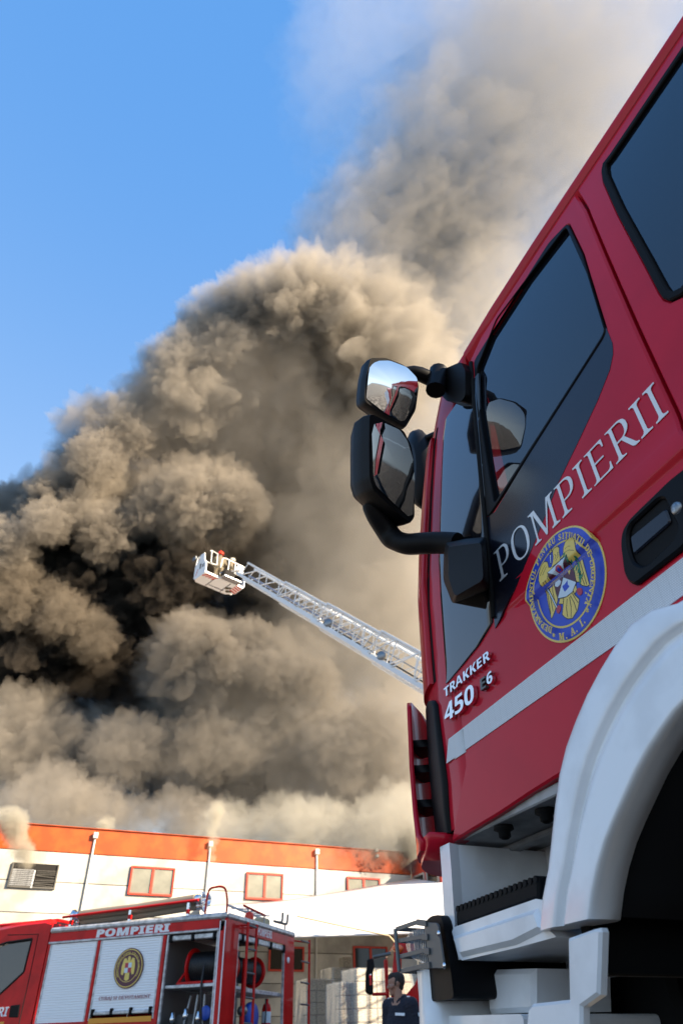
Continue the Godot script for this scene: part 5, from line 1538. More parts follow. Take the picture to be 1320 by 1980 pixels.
	# on the roof
	for q in [[0.13, 0.078], [0.31, 0.078], [0.20, 0.06]]:
		var yy := 3.02 if q[0] != 0.20 else 2.92
		var hh := tb(t, "suction_hose", [Vector3(3.10, yy - 0.02, q[0]), Vector3(1.9, yy + 0.0, q[0]), Vector3(0.72, yy + 0.06, q[0])], q[1], "hose_grey", 14)
		for e in [[3.12, 1.0, -0.02], [0.70, -1.0, 0.06]]:
			put(hh, "hose_end", Mb.new().lathe(PackedVector2Array([Vector2(0.068, 0.0), Vector2(0.072, 0.02), Vector2(0.062, 0.05), Vector2(0.07, 0.09), Vector2(0.10, 0.12), Vector2(0.10, 0.14), Vector2(0.06, 0.14), Vector2(0.05, 0.05), Vector2(0, 0.04)]), Transform3D(Basis(Vector3(0, 0, 1), -PI / 2 * e[1]), Vector3(e[0], yy + e[2], q[0])), 18).mesh(), "chrome")
	tb(t, "red_pole", [Vector3(3.38, 2.97, 0.0), Vector3(0.58, 3.04, 0.0)], 0.022, "engine_red", 8)
	for x in [3.2, 1.95, 0.78]:
		bx(t, "hose_bracket", Vector3(0.05, 0.24, 0.06), Vector3(x, 2.90, 0.03), "chrome", 0.008)
		bx(t, "bracket_band", Vector3(0.054, 0.08, 0.064), Vector3(x, 2.88, 0.03), "engine_red", 0.008)
	tb(t, "grab_loop", smooth_path([Vector3(0.45, 2.81, 0.04), Vector3(0.44, 3.05, 0.04), Vector3(0.40, 3.19, 0.04), Vector3(0.30, 3.215, 0.04), Vector3(0.18, 3.215, 0.04), Vector3(0.09, 3.16, 0.04), Vector3(0.04, 2.98, 0.04), Vector3(0.04, 2.81, 0.04)], 5), 0.018, "engine_red", 8)
	put(t, "beacon", Mb.new().lathe(PackedVector2Array([Vector2(0.08, 0.0), Vector2(0.085, 0.06), Vector2(0.06, 0.11), Vector2(0, 0.13)]), shift(0.10, 2.83, 0.98), 16).mesh(), "helmet_red")
	rod(t, "roof_ladder_rail", Vector3(0.1, 3.02, 0.75), Vector3(0.12, 2.98, 1.65), 0.02, "engine_red")
	rod(t, "roof_ladder_rail", Vector3(0.45, 3.06, 0.80), Vector3(0.45, 3.02, 2.2), 0.02, "aluminium")
	for k in 4:
		rod(t, "roof_ladder_rung", Vector3(0.1, 2.99, 0.95 + 0.28 * k), Vector3(0.45, 3.03, 0.95 + 0.28 * k), 0.013, "aluminium")
	for z in [0.95, 1.6]:
		rod(t, "rack_leg", Vector3(0.11, 2.80, z), Vector3(0.11, 2.99, z), 0.014, "steel")
	bx(t, "roof_winch", Vector3(0.22, 0.14, 0.3), Vector3(0.25, 2.89, 1.78), "rope", 0.03)
	for z in [2.25, 2.48]:
		tb(t, "ladder_hook", smooth_path([Vector3(0.1, 2.93, 2.0), Vector3(0.06, 2.93, z - 0.06), Vector3(0.05, 2.97, z), Vector3(0.05, 3.10, z + 0.02)], 4), 0.022, "galvanised", 6)
	rod(t, "rack_leg", Vector3(0.08, 2.80, 2.45), Vector3(0.08, 2.95, 2.45), 0.016, "steel")
	# cab
	var win := PackedVector2Array([Vector2(4.537, 2.648), Vector2(3.971, 2.671), Vector2(3.985, 2.364), Vector2(3.99, 2.172), Vector2(4.261, 1.972), Vector2(4.586, 1.71), Vector2(5.039, 1.689), Vector2(5.327, 2.394)])
	var cabp := PackedVector2Array([Vector2(3.669, 2.886), Vector2(4.08, 2.896), Vector2(4.791, 2.884), Vector2(5.513, 2.846)])
	var outline := PackedVector2Array([Vector2(3.60, 0.7), Vector2(3.60, 2.87), Vector2(3.75, 2.905), Vector2(4.3, 2.895), Vector2(4.95, 2.84), Vector2(5.25, 2.60), Vector2(5.55, 1.85), Vector2(5.62, 0.7)])
	var cw := PackedVector2Array([win[0], win[1], win[2], win[3], win[4], Vector2(4.62, 1.72), Vector2(5.30, 1.80), Vector2(5.02, 2.55)])
	var strips := Geometry2D.clip_polygons(outline, PackedVector2Array([Vector2(3, 2.25), Vector2(6, 2.25), Vector2(6, 4), Vector2(3, 4)]))
	var cm := Mb.new()
	for band in [[0.0, 1.95], [1.95, 2.3], [2.3, 4.0]]:
		for q in Geometry2D.intersect_polygons(outline, PackedVector2Array([Vector2(3, band[0]), Vector2(6, band[0]), Vector2(6, band[1]), Vector2(3, band[1])])):
			for r in Geometry2D.clip_polygons(q, cw):
				cm.plate(r, side, 0.05)
	put(t, "cab_side", cm.mesh(), "engine_red")
	var gl := put(t, "cab_window", Mb.new().plate(Mb.inset(cw, 0.02), Transform3D(side.basis, Vector3(0, 0, 0.03)), 0.006).mesh(), "tinted_pane")
	cm = Mb.new()
	for i in cw.size():
		var a := cw[i]
		var b := cw[(i + 1) % cw.size()]
		cm.tube(PackedVector3Array([Vector3(a.x, a.y, 0.01), Vector3(b.x, b.y, 0.01)]), 0.024, 6)
	put(t, "window_seal", cm.mesh(), "black_rubber")
	cm = Mb.new()
	var gp := [PackedVector2Array([Vector2(3.853, 2.736), Vector2(3.84, 2.165), Vector2(3.845, 1.577)])]
	var dg: PackedVector2Array = gp[0]
	cm.tube(PackedVector3Array([Vector3(dg[0].x + 0.7, dg[0].y + 0.03, 0.0), Vector3(dg[0].x, dg[0].y, 0.0), Vector3(dg[1].x, dg[1].y, 0.0), Vector3(dg[2].x, dg[2].y - 0.6, 0.0)]), 0.008, 5)
	put(t, "door_gap", cm.mesh(), "black_rubber")
	var rim := []
	for q in outline:
		rim.append(q)
	cm = Mb.new()
	var rr := []
	for zz in [0.0, 0.06, 0.16]:
		var ring := PackedVector3Array()
		for i in range(1, 8):
			var grow: float = [0.0, 0.055, 0.09][[0.0, 0.06, 0.16].find(zz)]
			ring.append(Vector3(outline[i].x + grow * 0.4, outline[i].y + grow, zz))
		ring.append(Vector3(5.2, 0.8, zz))
		ring.append(Vector3(3.6, 2.0, zz))
		rr.append(ring)
	cm.skin(rr, true, false)
	put(t, "cab_roof_edge", cm.mesh(), "engine_red")
	bx(t, "cab_roof", Vector3(1.5, 0.05, W - 0.3), Vector3(4.35, 2.965, W / 2), "engine_red", 0.02)
	bx(t, "cab_back", Vector3(0.05, 2.1, W - 0.1), Vector3(3.63, 1.85, W / 2), "engine_red")
	bx(t, "dash", Vector3(0.3, 0.3, W - 0.2), Vector3(5.2, 1.65, W / 2), "black_rubber", 0.05)
	bx(t, "seat", Vector3(0.15, 0.8, 0.5), Vector3(3.95, 1.95, 0.55), "black_rubber", 0.05)
	bx(t, "cab_floor", Vector3(1.9, 0.05, W - 0.1), Vector3(4.6, 1.1, W / 2), "black_rubber")
	bx(t, "cab_front", Vector3(0.05, 1.1, W - 0.1), Vector3(5.55, 1.25, W / 2), "engine_red")
	var hnd := PackedVector2Array([Vector2(4.106, 1.694), Vector2(3.909, 1.701), Vector2(3.891, 1.521), Vector2(4.092, 1.528)])
	put(t, "door_handle", Mb.new().plate(rounded(hnd, 0.02), Transform3D(side.basis, Vector3(0, 0, -0.015)), 0.02, 0.006).mesh(), "black_plastic")
	lettering(t, "cab_lettering", "POMPIERI", "Droid Sans", 0.135, 1.05, "white_film", Transform3D(right, Vector3(5.20, 1.545, -0.003)), 700, 0.003, 0.12)
	bx(t, "amber_strip", Vector3(1.1, 0.065, 0.006), Vector3(4.72, 1.44, -0.002), "amber_film")
	# frame and wheels
	bx(t, "chassis", Vector3(5.4, 0.3, 0.9), Vector3(2.8, 0.75, W / 2), "black_rubber")
	bx(t, "far_side", Vector3(2.4, 1.7, 0.05), Vector3(2.4, 1.75, W - 0.02), "engine_red", 0.01)
	bx(t, "rear_bumper", Vector3(0.1, 0.2, W), Vector3(0.0, 0.7, W / 2), "black_rubber", 0.02)
	for q in [[0.85, 0.22], [0.85, W - 0.22], [4.6, 0.22], [4.6, W - 0.22]]:
		var xf := Transform3D(Basis(Vector3(1, 0, 0), PI / 2), Vector3(q[0], 0.46, q[1]))
		put(t, "wheel", Mb.new().lathe(PackedVector2Array([Vector2(0, -0.1), Vector2(0.25, -0.12), Vector2(0.42, -0.14), Vector2(0.46, -0.09), Vector2(0.46, 0.09), Vector2(0.42, 0.14), Vector2(0.25, 0.12), Vector2(0, 0.1)]), xf, 28).mesh(), "tyre")

func shutter(t: Node3D, x0: float, x1: float, y0: float, y1: float):
	var n := int((y1 - y0) / 0.036)
	var prof := PackedVector2Array()
	var h := (y1 - y0) / n
	var rings0 := PackedVector3Array()
	var rings1 := PackedVector3Array()
	for k in n:
		for q in [[0.08, 0.026], [0.16, 0.018], [0.5, 0.0155], [0.84, 0.018], [0.92, 0.026]]:
			rings0.append(Vector3(x0, y0 + h * (k + q[0]), q[1]))
			rings1.append(Vector3(x1, y0 + h * (k + q[0]), q[1]))
	rings0.append(Vector3(x0, y1, 0.05)); rings0.append(Vector3(x0, y0, 0.05))
	rings1.append(Vector3(x1, y1, 0.05)); rings1.append(Vector3(x1, y0, 0.05))
	put(t, "roller_shutter", Mb.new().skin([rings0, rings1], true, false, -1).mesh(), "shutter_slat")

func reel(t: Node3D, xf: Transform3D, r: float, w: float, mat: String):
	var prof := PackedVector2Array([Vector2(0.02, -w / 2)])
	var n := 16
	for k in n:
		var y := -w / 2 + w * k / n
		for q in [[0.1, -0.014], [0.35, 0.0], [0.65, 0.0], [0.9, -0.014]]:
			prof.append(Vector2(r * 0.9 + q[1], y + w / n * q[0]))
	prof.append(Vector2(0.02, w / 2))
	var o := put(t, "hose_reel", Mb.new().lathe(prof, xf, 28).mesh(), mat)
	for s in [-1.0, 1.0]:
		put(o, "reel_flange", Mb.new().lathe(PackedVector2Array([Vector2(r * 0.8, -0.012), Vector2(r * 1.12, -0.016), Vector2(r * 1.15, 0.0), Vector2(r * 1.12, 0.016), Vector2(r * 0.8, 0.012)]), xf * shift(0, s * (w / 2 + 0.015), 0), 32).mesh(), "engine_red")
		put(o, "reel_hub", Mb.new().lathe(PackedVector2Array([Vector2(0, -0.02), Vector2(r * 0.82, -0.008), Vector2(r * 0.82, 0.008), Vector2(0, 0.02)]), xf * shift(0, s * (w / 2 + 0.015), 0), 24).mesh(), "black_rubber")

# ------------------------------------------------------------------ the ladder truck hidden behind the near truck: only its ladder rises into view
func ladder_truck():
	var t := thing("ladder_truck", "ladder truck with its white lattice ladder and rescue basket raised against the smoke", "ladder truck")
	var tip := Vector3(5.377, 16.821, -23.622)
	var dir := Vector3(0.512, -0.651, 0.560).normalized()
	var across := Vector3(dir.z, 0, -dir.x).normalized()
	var up := across.cross(dir).normalized()
	if up.y < 0: up = -up
	var secs := [[0.0, 5.2, 0.52, 0.60, 0.0], [2.4, 8.0, 0.64, 0.72, -0.06], [4.8, 11.0, 0.76, 0.84, -0.12], [7.5, 15.0, 0.88, 0.97, -0.18], [11.0, 20.4, 1.0, 1.1, -0.26]]
	for q in secs:
		var s := Node3D.new()
		s.name = "ladder_section"
		t.add_child(s, true)
		var w: float = q[2]
		var h: float = q[3]
		var n := int((q[1] - q[0]) / 1.05)
		for sd in [-1.0, 1.0]:
			var base: Vector3 = tip + across * sd * w / 2 + up * (q[4] - 0.18)
			var topo := up * h
			beam(s, "bottom_chord", base + dir * q[0], base + dir * q[1], up, 0.08, 0.12, "ladder_paint")
			beam(s, "top_rail", base + topo + dir * (q[0] + 0.15), base + topo + dir * q[1], up, 0.07, 0.075, "ladder_paint")
			for k in n:
				var a: float = q[0] + 0.2 + (q[1] - q[0] - 0.3) * k / n
				var b: float = q[0] + 0.2 + (q[1] - q[0] - 0.3) * (k + 1) / n
				rod(s, "brace", base + dir * a, base + topo + dir * (a * 0.35 + b * 0.65), 0.025, "ladder_paint")
				rod(s, "brace", base + topo + dir * (a * 0.35 + b * 0.65), base + dir * b, 0.022, "ladder_paint")
				if k % 2 == 0:
					rod(s, "upright", base + dir * a, base + topo + dir * a, 0.019, "ladder_paint")
		for k in int((q[1] - q[0]) / 0.33):
			var c: Vector3 = tip + up * (q[4] - 0.14) + dir * (q[0] + 0.15 + 0.33 * k)
			rod(s, "rung", c - across * w / 2, c + across * w / 2, 0.018, "ladder_paint")
		if q[0] > 3:
			for sd in [-1.0, 1.0]:
				var c: Vector3 = tip + across * sd * (w / 2 - 0.02) + up * (q[4] + 0.05) + dir * (q[0] + 0.7)
				put(s, "pulley", Mb.new().lathe(PackedVector2Array([Vector2(0, -0.04), Vector2(0.15, -0.04), Vector2(0.16, -0.02), Vector2(0.12, 0.0), Vector2(0.16, 0.02), Vector2(0.15, 0.04), Vector2(0, 0.04)]), Transform3D(Basis(up, across, up.cross(across)), c), 18).mesh(), "steel")
	beam(t, "water_tube", tip + up * 0.02 + dir * 0.4, tip + up * 0.02 + dir * 7.0, up, 0.08, 0.08, "hydraulic_blue")
	beam(t, "cable_tray", tip + up * -0.08 + across * 0.12 + dir * 2.0, tip + up * -0.12 + across * 0.12 + dir * 19.0, up, 0.06, 0.05, "hose_black")
	beam(t, "cable_tray", tip + up * 0.1 - across * 0.16 + dir * 4.0, tip + up * 0.1 - across * 0.16 + dir * 19.0, up, 0.04, 0.04, "steel")
	basket(t)
	# turntable and carrier below
	var foot := tip + dir * 20.2
	var tt := put(t, "turntable", Mb.new().lathe(PackedVector2Array([Vector2(0, 0), Vector2(1.1, 0), Vector2(1.15, 0.1), Vector2(1.1, 0.25), Vector2(0, 0.25)]), shift(foot.x, 1.5, foot.z), 28).mesh(), "engine_red")
	for s in [-1.0, 1.0]:
		var a: Vector3 = foot + across * s * 0.6
		beam(t, "ladder_pedestal", Vector3(a.x, 1.7, a.z), a + up * 0.1, across, 0.5, 0.12, "engine_red")
		rod(t, "lifting_ram", Vector3(a.x, 1.8, a.z) - dir * 0.0 + Vector3(-0.7, 0, -0.8), a - dir * 2.6 - up * 0.3, 0.09, "steel")
	var cx := foot + Vector3(0, -foot.y, 0)
	bx(t, "carrier_deck", Vector3(2.45, 0.5, 7.6), cx + Vector3(0, 1.15, 1.6), "engine_red", 0.03)
	bx(t, "carrier_cab", Vector3(2.45, 1.9, 1.7), cx + Vector3(0, 1.95, 6.3), "engine_red", 0.12)
	bx(t, "carrier_windscreen", Vector3(2.2, 0.75, 0.03), cx + Vector3(0, 2.3, 7.16), "black_gloss", 0.01)
	for z in [-1.2, 0.4, 5.6]:
		for s in [-1.0, 1.0]:
			wheel(t, cx + Vector3(s * 1.1, 0.53, z), 0.53, 0.3)

func basket(t: Node3D):
	var s := Node3D.new()
	s.name = "rescue_basket"
	t.add_child(s, true)
	# corner A far left, B far right, C near right, D near left (at floor height), kept level
	var y := 17.0
	var A := Vector3(3.615, 17, -25.242)
	var B := Vector3(5.459, 17, -25.935)
	var ux := (B - A).normalized()
	var wz := Vector3(-ux.z, 0, ux.x)
	if wz.z < 0: wz = -wz
	var wl := (B - A).length()
	var dp := 0.92
	var fr := Transform3D(Basis(ux, Vector3.UP, wz), A)
	var fl := PackedVector2Array([Vector2(0.10, 0), Vector2(wl - 0.32, 0), Vector2(wl, -0.30), Vector2(wl, -dp), Vector2(0, -dp), Vector2(0, -0.12)])
	var floorx := Transform3D(fr.basis * Basis(Vector3(1, 0, 0), Vector3(0, 0, -1), Vector3(0, 1, 0)), A)
	put(s, "floor_pan", Mb.new().plate(fl, Transform3D(floorx.basis, A + Vector3(0, 0.09, 0)), 0.09, 0.01).mesh(), "ladder_paint")
	for x in [0.30, 0.68]:
		put(s, "floor_slot", Mb.new().box(Vector3(0.035, 0.006, dp * 0.9)).mesh(), "soot", fr * shift(wl * x, -0.004, dp * 0.5))
	# red and white corner chevrons under the floor
	for k in 4:
		put(s, "chevron", Mb.new().box(Vector3(0.075, 0.006, 0.30), Transform3D(Basis(Vector3.UP, 0.5), Vector3.ZERO)).mesh(), "warning_red", fr * shift(0.12 + 0.15 * k, -0.005, dp - 0.16))
		put(s, "chevron", Mb.new().box(Vector3(0.36, 0.006, 0.075), Transform3D(Basis(Vector3.UP, 0.35), Vector3.ZERO)).mesh(), "warning_red", fr * shift(wl - 0.2, -0.005, dp - 0.08 - 0.15 * k))
	lettering(s, "maker_lettering", "MAGIRUS", "Droid Sans", 0.07, 0.75, "ink", fr * Transform3D(Basis(Vector3(1, 0, 0), Vector3(0, 0, -1), Vector3(0, 1, 0)).rotated(Vector3.RIGHT, PI), Vector3(wl * 0.34, -0.006, 0.17)), 700, 0.006)
	# left end panel, far wall, short right panel
	var lp := PackedVector2Array([Vector2(0, 0.08), Vector2(dp, 0.08), Vector2(dp, 0.45), Vector2(dp * 0.8, 0.78), Vector2(dp * 0.72, 1.15), Vector2(dp * 0.42, 1.18), Vector2(0.02, 0.72)])
	var lx := fr * Transform3D(Basis(Vector3(0, 0, 1), Vector3(0, 1, 0), Vector3(-1, 0, 0)), Vector3.ZERO)
	var lpn := put(s, "end_panel", Mb.new().plate(lp, lx, 0.04, 0.012).mesh(), "ladder_paint")
	for k in 8:
		put(lpn, "vent_slot", Mb.new().box(Vector3(0.01, 0.028, 0.13)).mesh(), "soot", fr * shift(-0.004, 0.42 + 0.055 * (k % 5), dp * (0.50 if k < 5 else 0.74)))
	put(lpn, "red_line", Mb.new().box(Vector3(0.008, 0.34, 0.035)).mesh(), "warning_red", fr * Transform3D(Basis(Vector3(1, 0, 0), 0.5), Vector3(-0.004, 0.32, 0.22)))
	put(s, "far_wall", Mb.new().plate(PackedVector2Array([Vector2(0, 0.08), Vector2(wl, 0.08), Vector2(wl, 0.70), Vector2(0, 0.70)]), Transform3D(fr.basis, A + wz * 0.04), 0.04, 0.01).mesh(), "ladder_paint")
	put(s, "end_panel", Mb.new().plate(PackedVector2Array([Vector2(0.3, 0.08), Vector2(dp, 0.08), Vector2(dp, 0.52), Vector2(0.3, 0.62)]), fr * Transform3D(Basis(Vector3(0, 0, 1), Vector3(0, 1, 0), Vector3(-1, 0, 0)), Vector3(wl, 0, 0)), 0.04, 0.01).mesh(), "hydraulic_blue")
	put(s, "control_box", Mb.new().box(Vector3(0.35, 0.35, 0.3), Transform3D(), 0.04).mesh(), "ladder_paint", fr * shift(wl - 0.25, 0.86, dp - 0.1))
	# hand rails
	var rails := [
		[Vector3(0.05, 1.16, 0.4), Vector3(0.05, 1.2, 0.1), Vector3(wl * 0.5, 1.2, 0.05), Vector3(wl - 0.1, 1.15, 0.1), Vector3(wl - 0.05, 1.1, dp)],
		[Vector3(0.12, 1.15, dp), Vector3(0.2, 1.2, dp), Vector3(0.5, 1.16, dp), Vector3(0.52, 0.6, dp), Vector3(0.30, 0.55, dp), Vector3(0.22, 0.62, dp), Vector3(0.2, 1.15, dp)],
		[Vector3(0.72, 0.55, dp), Vector3(0.78, 1.05, dp), Vector3(0.92, 1.12, dp), Vector3(wl - 0.1, 1.10, dp)],
		[Vector3(1.1, 0.5, dp), Vector3(1.12, 1.1, dp)], [Vector3(1.45, 0.5, dp), Vector3(1.45, 1.1, dp)], [Vector3(0.02, 0.75, 0.02), Vector3(0.02, 1.18, 0.12)],
	]
	for r in rails:
		var pts := []
		for p in r: pts.append(fr * p)
		put(s, "hand_rail", Mb.new().tube(PackedVector3Array(pts), 0.022, 7).mesh(), "ladder_paint")
	put(s, "work_light", Mb.new().box(Vector3(0.07, 0.22, 0.26), Transform3D(), 0.02).mesh(), "galvanised", fr * shift(-0.14, 1.02, 0.12))
	put(s, "basket_yoke", Mb.new().box(Vector3(0.55, 0.35, 0.35), Transform3D(), 0.06).mesh(), "soot", fr * shift(wl * 0.52, 0.22, dp + 0.15))
	put(s, "basket_yoke", Mb.new().box(Vector3(0.9, 0.1, 0.3), Transform3D(), 0.03).mesh(), "steel", fr * shift(wl * 0.62, 0.05, dp + 0.15))
	put(s, "hydraulic_ram", Mb.new().tube(PackedVector3Array([fr * Vector3(wl * 0.35, 0.2, dp + 0.05), fr * Vector3(wl * 0.75, 0.55, dp + 0.35)]), 0.05, 8).mesh(), "steel")

# ------------------------------------------------------------------ another red truck, half hidden behind the person
func parked_truck():
	var z := -15.6
	var pv := Vector3(PackedVector2Array([Vector2(7.453, 2.089)])[0].x, 0, z)
	var t := thing("parked_truck", "red truck cab with a black hanging mirror, half hidden behind the standing person", "truck", Transform3D(Basis(), pv) * Transform3D(Basis(Vector3.UP, -0.36), Vector3.ZERO) * Transform3D(Basis(), -pv))
	var face := func(o: float) -> Transform3D: return Transform3D(Basis(), Vector3(0, 0, z + o))
	put(t, "front_pillar", Mb.new().plate(PackedVector2Array([Vector2(7.521, 2.675), Vector2(7.684, 2.717), Vector2(7.632, 2.226), Vector2(7.627, 1.87), Vector2(7.555, 1.567), Vector2(7.415, 1.567), Vector2(7.401, 1.86), Vector2(7.452, 2.242)]), face.call(0.0), 0.10, 0.02).mesh(), "engine_red")
	put(t, "roof_side", Mb.new().plate(PackedVector2Array([Vector2(7.534, 2.695), Vector2(7.651, 2.773), Vector2(8.004, 2.819), Vector2(10.698, 3.028), Vector2(10.617, 2.643), Vector2(7.983, 2.591), Vector2(7.684, 2.567)]), face.call(0.004), 0.10, 0.02).mesh(), "engine_red")
	put(t, "door", Mb.new().plate(PackedVector2Array([Vector2(7.65, 1.861), Vector2(7.736, 1.896), Vector2(7.907, 2.049), Vector2(8.022, 2.231), Vector2(8.449, 2.282), Vector2(10.546, 2.309), Vector2(9.971, -0.41), Vector2(7.449, -0.302)]), face.call(0.008), 0.10, 0.02).mesh(), "engine_red")
	put(t, "door_window", Mb.new().plate(PackedVector2Array([Vector2(7.672, 2.576), Vector2(9.264, 2.616), Vector2(9.214, 2.292), Vector2(8.022, 2.231), Vector2(7.907, 2.049), Vector2(7.736, 1.896), Vector2(7.627, 1.87)]), face.call(-0.05), 0.01).mesh(), "clear_pane")
	put(t, "corner_lamp", Mb.new().box(Vector3(0.22, 0.14, 0.2), Transform3D(), 0.05).mesh(), "beacon_orange", Transform3D(Basis(), Vector3(PackedVector2Array([Vector2(7.594, 2.677)])[0].x, PackedVector2Array([Vector2(7.594, 2.677)])[0].y, z + 0.02)))
	var x: float = PackedVector2Array([Vector2(7.414, 1.877)])[0].x
	var y: float = PackedVector2Array([Vector2(7.414, 1.877)])[0].y
	var ytop: float = PackedVector2Array([Vector2(7.474, 2.712)])[0].y
	bx(t, "front_panel", Vector3(0.08, y - 0.5, 2.4), Vector3(x + 0.05, 0.5 + (y - 0.5) / 2, z - 1.25), "engine_red", 0.02)
	bx(t, "windscreen", Vector3(0.012, ytop - y, 2.2), Vector3(x + 0.10, (y + ytop) / 2, z - 1.25), "clear_pane")
	bx(t, "roof", Vector3(2.2, 0.06, 2.4), Vector3(x + 1.2, ytop + 0.06, z - 1.25), "engine_red", 0.02)
	bx(t, "far_pillar", Vector3(0.1, ytop - y, 0.1), Vector3(x + 0.1, (y + ytop) / 2, z - 2.4), "engine_red", 0.02)
	bx(t, "cab_back", Vector3(0.06, 2.2, 2.4), Vector3(x + 2.9, 1.6, z - 1.25), "engine_red", 0.02)
	bx(t, "chassis", Vector3(5.0, 0.3, 0.9), Vector3(x + 2.6, 0.75, z - 1.25), "black_rubber")
	for q in [[0.9, -0.3], [0.9, -2.2], [4.2, -0.3], [4.2, -2.2]]:
		put(t, "wheel", Mb.new().lathe(PackedVector2Array([Vector2(0, -0.1), Vector2(0.4, -0.13), Vector2(0.48, -0.08), Vector2(0.48, 0.08), Vector2(0.4, 0.13), Vector2(0, 0.1)]), Transform3D(Basis(Vector3(1, 0, 0), PI / 2), Vector3(x + q[0], 0.48, z + q[1])), 24).mesh(), "tyre")
	# hanging mirror
	var hm := put(t, "mirror", Mb.new().plate(rounded(PackedVector2Array([Vector2(6.904, 2.458), Vector2(7.034, 2.488), Vector2(7.059, 2.319), Vector2(7.021, 2.265), Vector2(7.008, 1.876), Vector2(6.939, 1.859), Vector2(6.851, 1.918), Vector2(6.868, 2.228), Vector2(6.895, 2.299)]), 0.03), Transform3D(Basis(), Vector3(0, 0, -15.2)), 0.16, 0.02).mesh(), "black_plastic")
	put(hm, "mirror_glass", Mb.new().plate(PackedVector2Array([Vector2(6.936, 2.19), Vector2(6.983, 2.208), Vector2(6.983, 2.026), Vector2(6.937, 2.017)]), Transform3D(Basis(), Vector3(0, 0, -15.17)), 0.02).mesh(), "mirror_glass")
	rod(t, "mirror_arm", Vector3(7.039, 2.515, -15.388), Vector3(7.418, 2.581, -15.424), 0.035, "galvanised")
	rod(t, "mirror_arm", Vector3(6.993, 1.87, -15.243), Vector3(7.305, 1.877, -15.318), 0.03, "engine_red")

# ------------------------------------------------------------------ wrapped stacks on pallets by the wall
func pallets():
	var rng := RandomNumberGenerator.new()
	rng.seed = 21
	var carton := Mb.new().box(Vector3(0.272, 0.262, 0.34), Transform3D(), 0.018).mesh()
	var labels := ["tan wrapped stack of packs on a pallet, leftmost by the warehouse wall", "tan wrapped stack of packs, second along from the fire engine", "tan wrapped stack of packs with a loose pack on top", "narrow pale wrapped stack beside the bright ones", "bright cream wrapped stack under the dark lower window", "bright cream wrapped stack left of the hanging mirror", "bright cream wrapped stack behind the hanging mirror and truck pillar", "bright wrapped stack seen through the parked truck's window"]
	var q: PackedVector2Array = PackedVector2Array([Vector2(8.447, 2.908), Vector2(8.844, 2.952), Vector2(9.231, 3.022)])
	q.append_array(PackedVector2Array([Vector2(8.364, 2.679), Vector2(8.712, 2.788), Vector2(9.092, 2.817), Vector2(9.474, 2.799), Vector2(10.209, 2.81)]))
	for i in 8:
		var x := q[i].x + 0.0
		var h := q[i].y
		var zz := (-23.0 if i < 3 else -20.0) - 0.25 * (i % 2)
		var t := thing("pallet_stack", labels[i], "pallet stack", Transform3D(Basis(Vector3.UP, rng.randf_range(-0.06, 0.06)), Vector3(x, 0, zz)), "wrapped pallet stacks by the warehouse wall")
		var pal := bx(t, "pallet", Vector3(0.95, 0.025, 1.0), Vector3(0, 0.13, 0), "pallet_wood", 0.004)
		for k in 3:
			bx(pal, "bearer", Vector3(0.09, 0.11, 1.0), Vector3(-0.42 + 0.42 * k, -0.07, 0), "pallet_wood", 0.004)
		var n := int((h - 0.15) / 0.285)
		bx(t, "inner_packs", Vector3(0.84, n * 0.282, 0.55), Vector3(0, 0.15 + n * 0.141, -0.18), "carton_tan", 0.01)
		for r in n:
			for c in 3:
				put(t, "pack", carton, "carton" if i > 2 else "carton_tan", Transform3D(Basis.from_euler(Vector3(rng.randf_range(-0.02, 0.02), rng.randf_range(-0.05, 0.05), 0)), Vector3(-0.29 + 0.29 * c + rng.randf_range(-0.008, 0.008), 0.29 + r * 0.282, 0.27 + rng.randf_range(-0.012, 0.012))))
		if i == 2:
			put(t, "pack", carton, "carton_tan", shift(0.1, 0.30 + n * 0.282, 0.2))
		# stretch film hanging in folds
		var m := Mb.new()
		var rings := []
		for yy in 9:
			var ring := PackedVector3Array()
			for k in 40:
				var f := float(k) / 40.0 * 4.0
				var sdx := int(f)
				var u := fposmod(f, 1.0) * 2 - 1
				var p := Vector2(u, 1) if sdx == 0 else Vector2(1, -u) if sdx == 1 else Vector2(-u, -1) if sdx == 2 else Vector2(-1, u)
				var fold := 1.0 + rng.randf_range(0.0, 0.035)
				ring.append(Vector3(p.x * 0.452 * fold, 0.16 + (n * 0.282) * yy / 8.0, p.y * 0.465 * fold))
			rings.append(ring)
		m.skin(rings, true, false)
		put(t, "stretch_film", m.mesh(), "stretch_wrap")

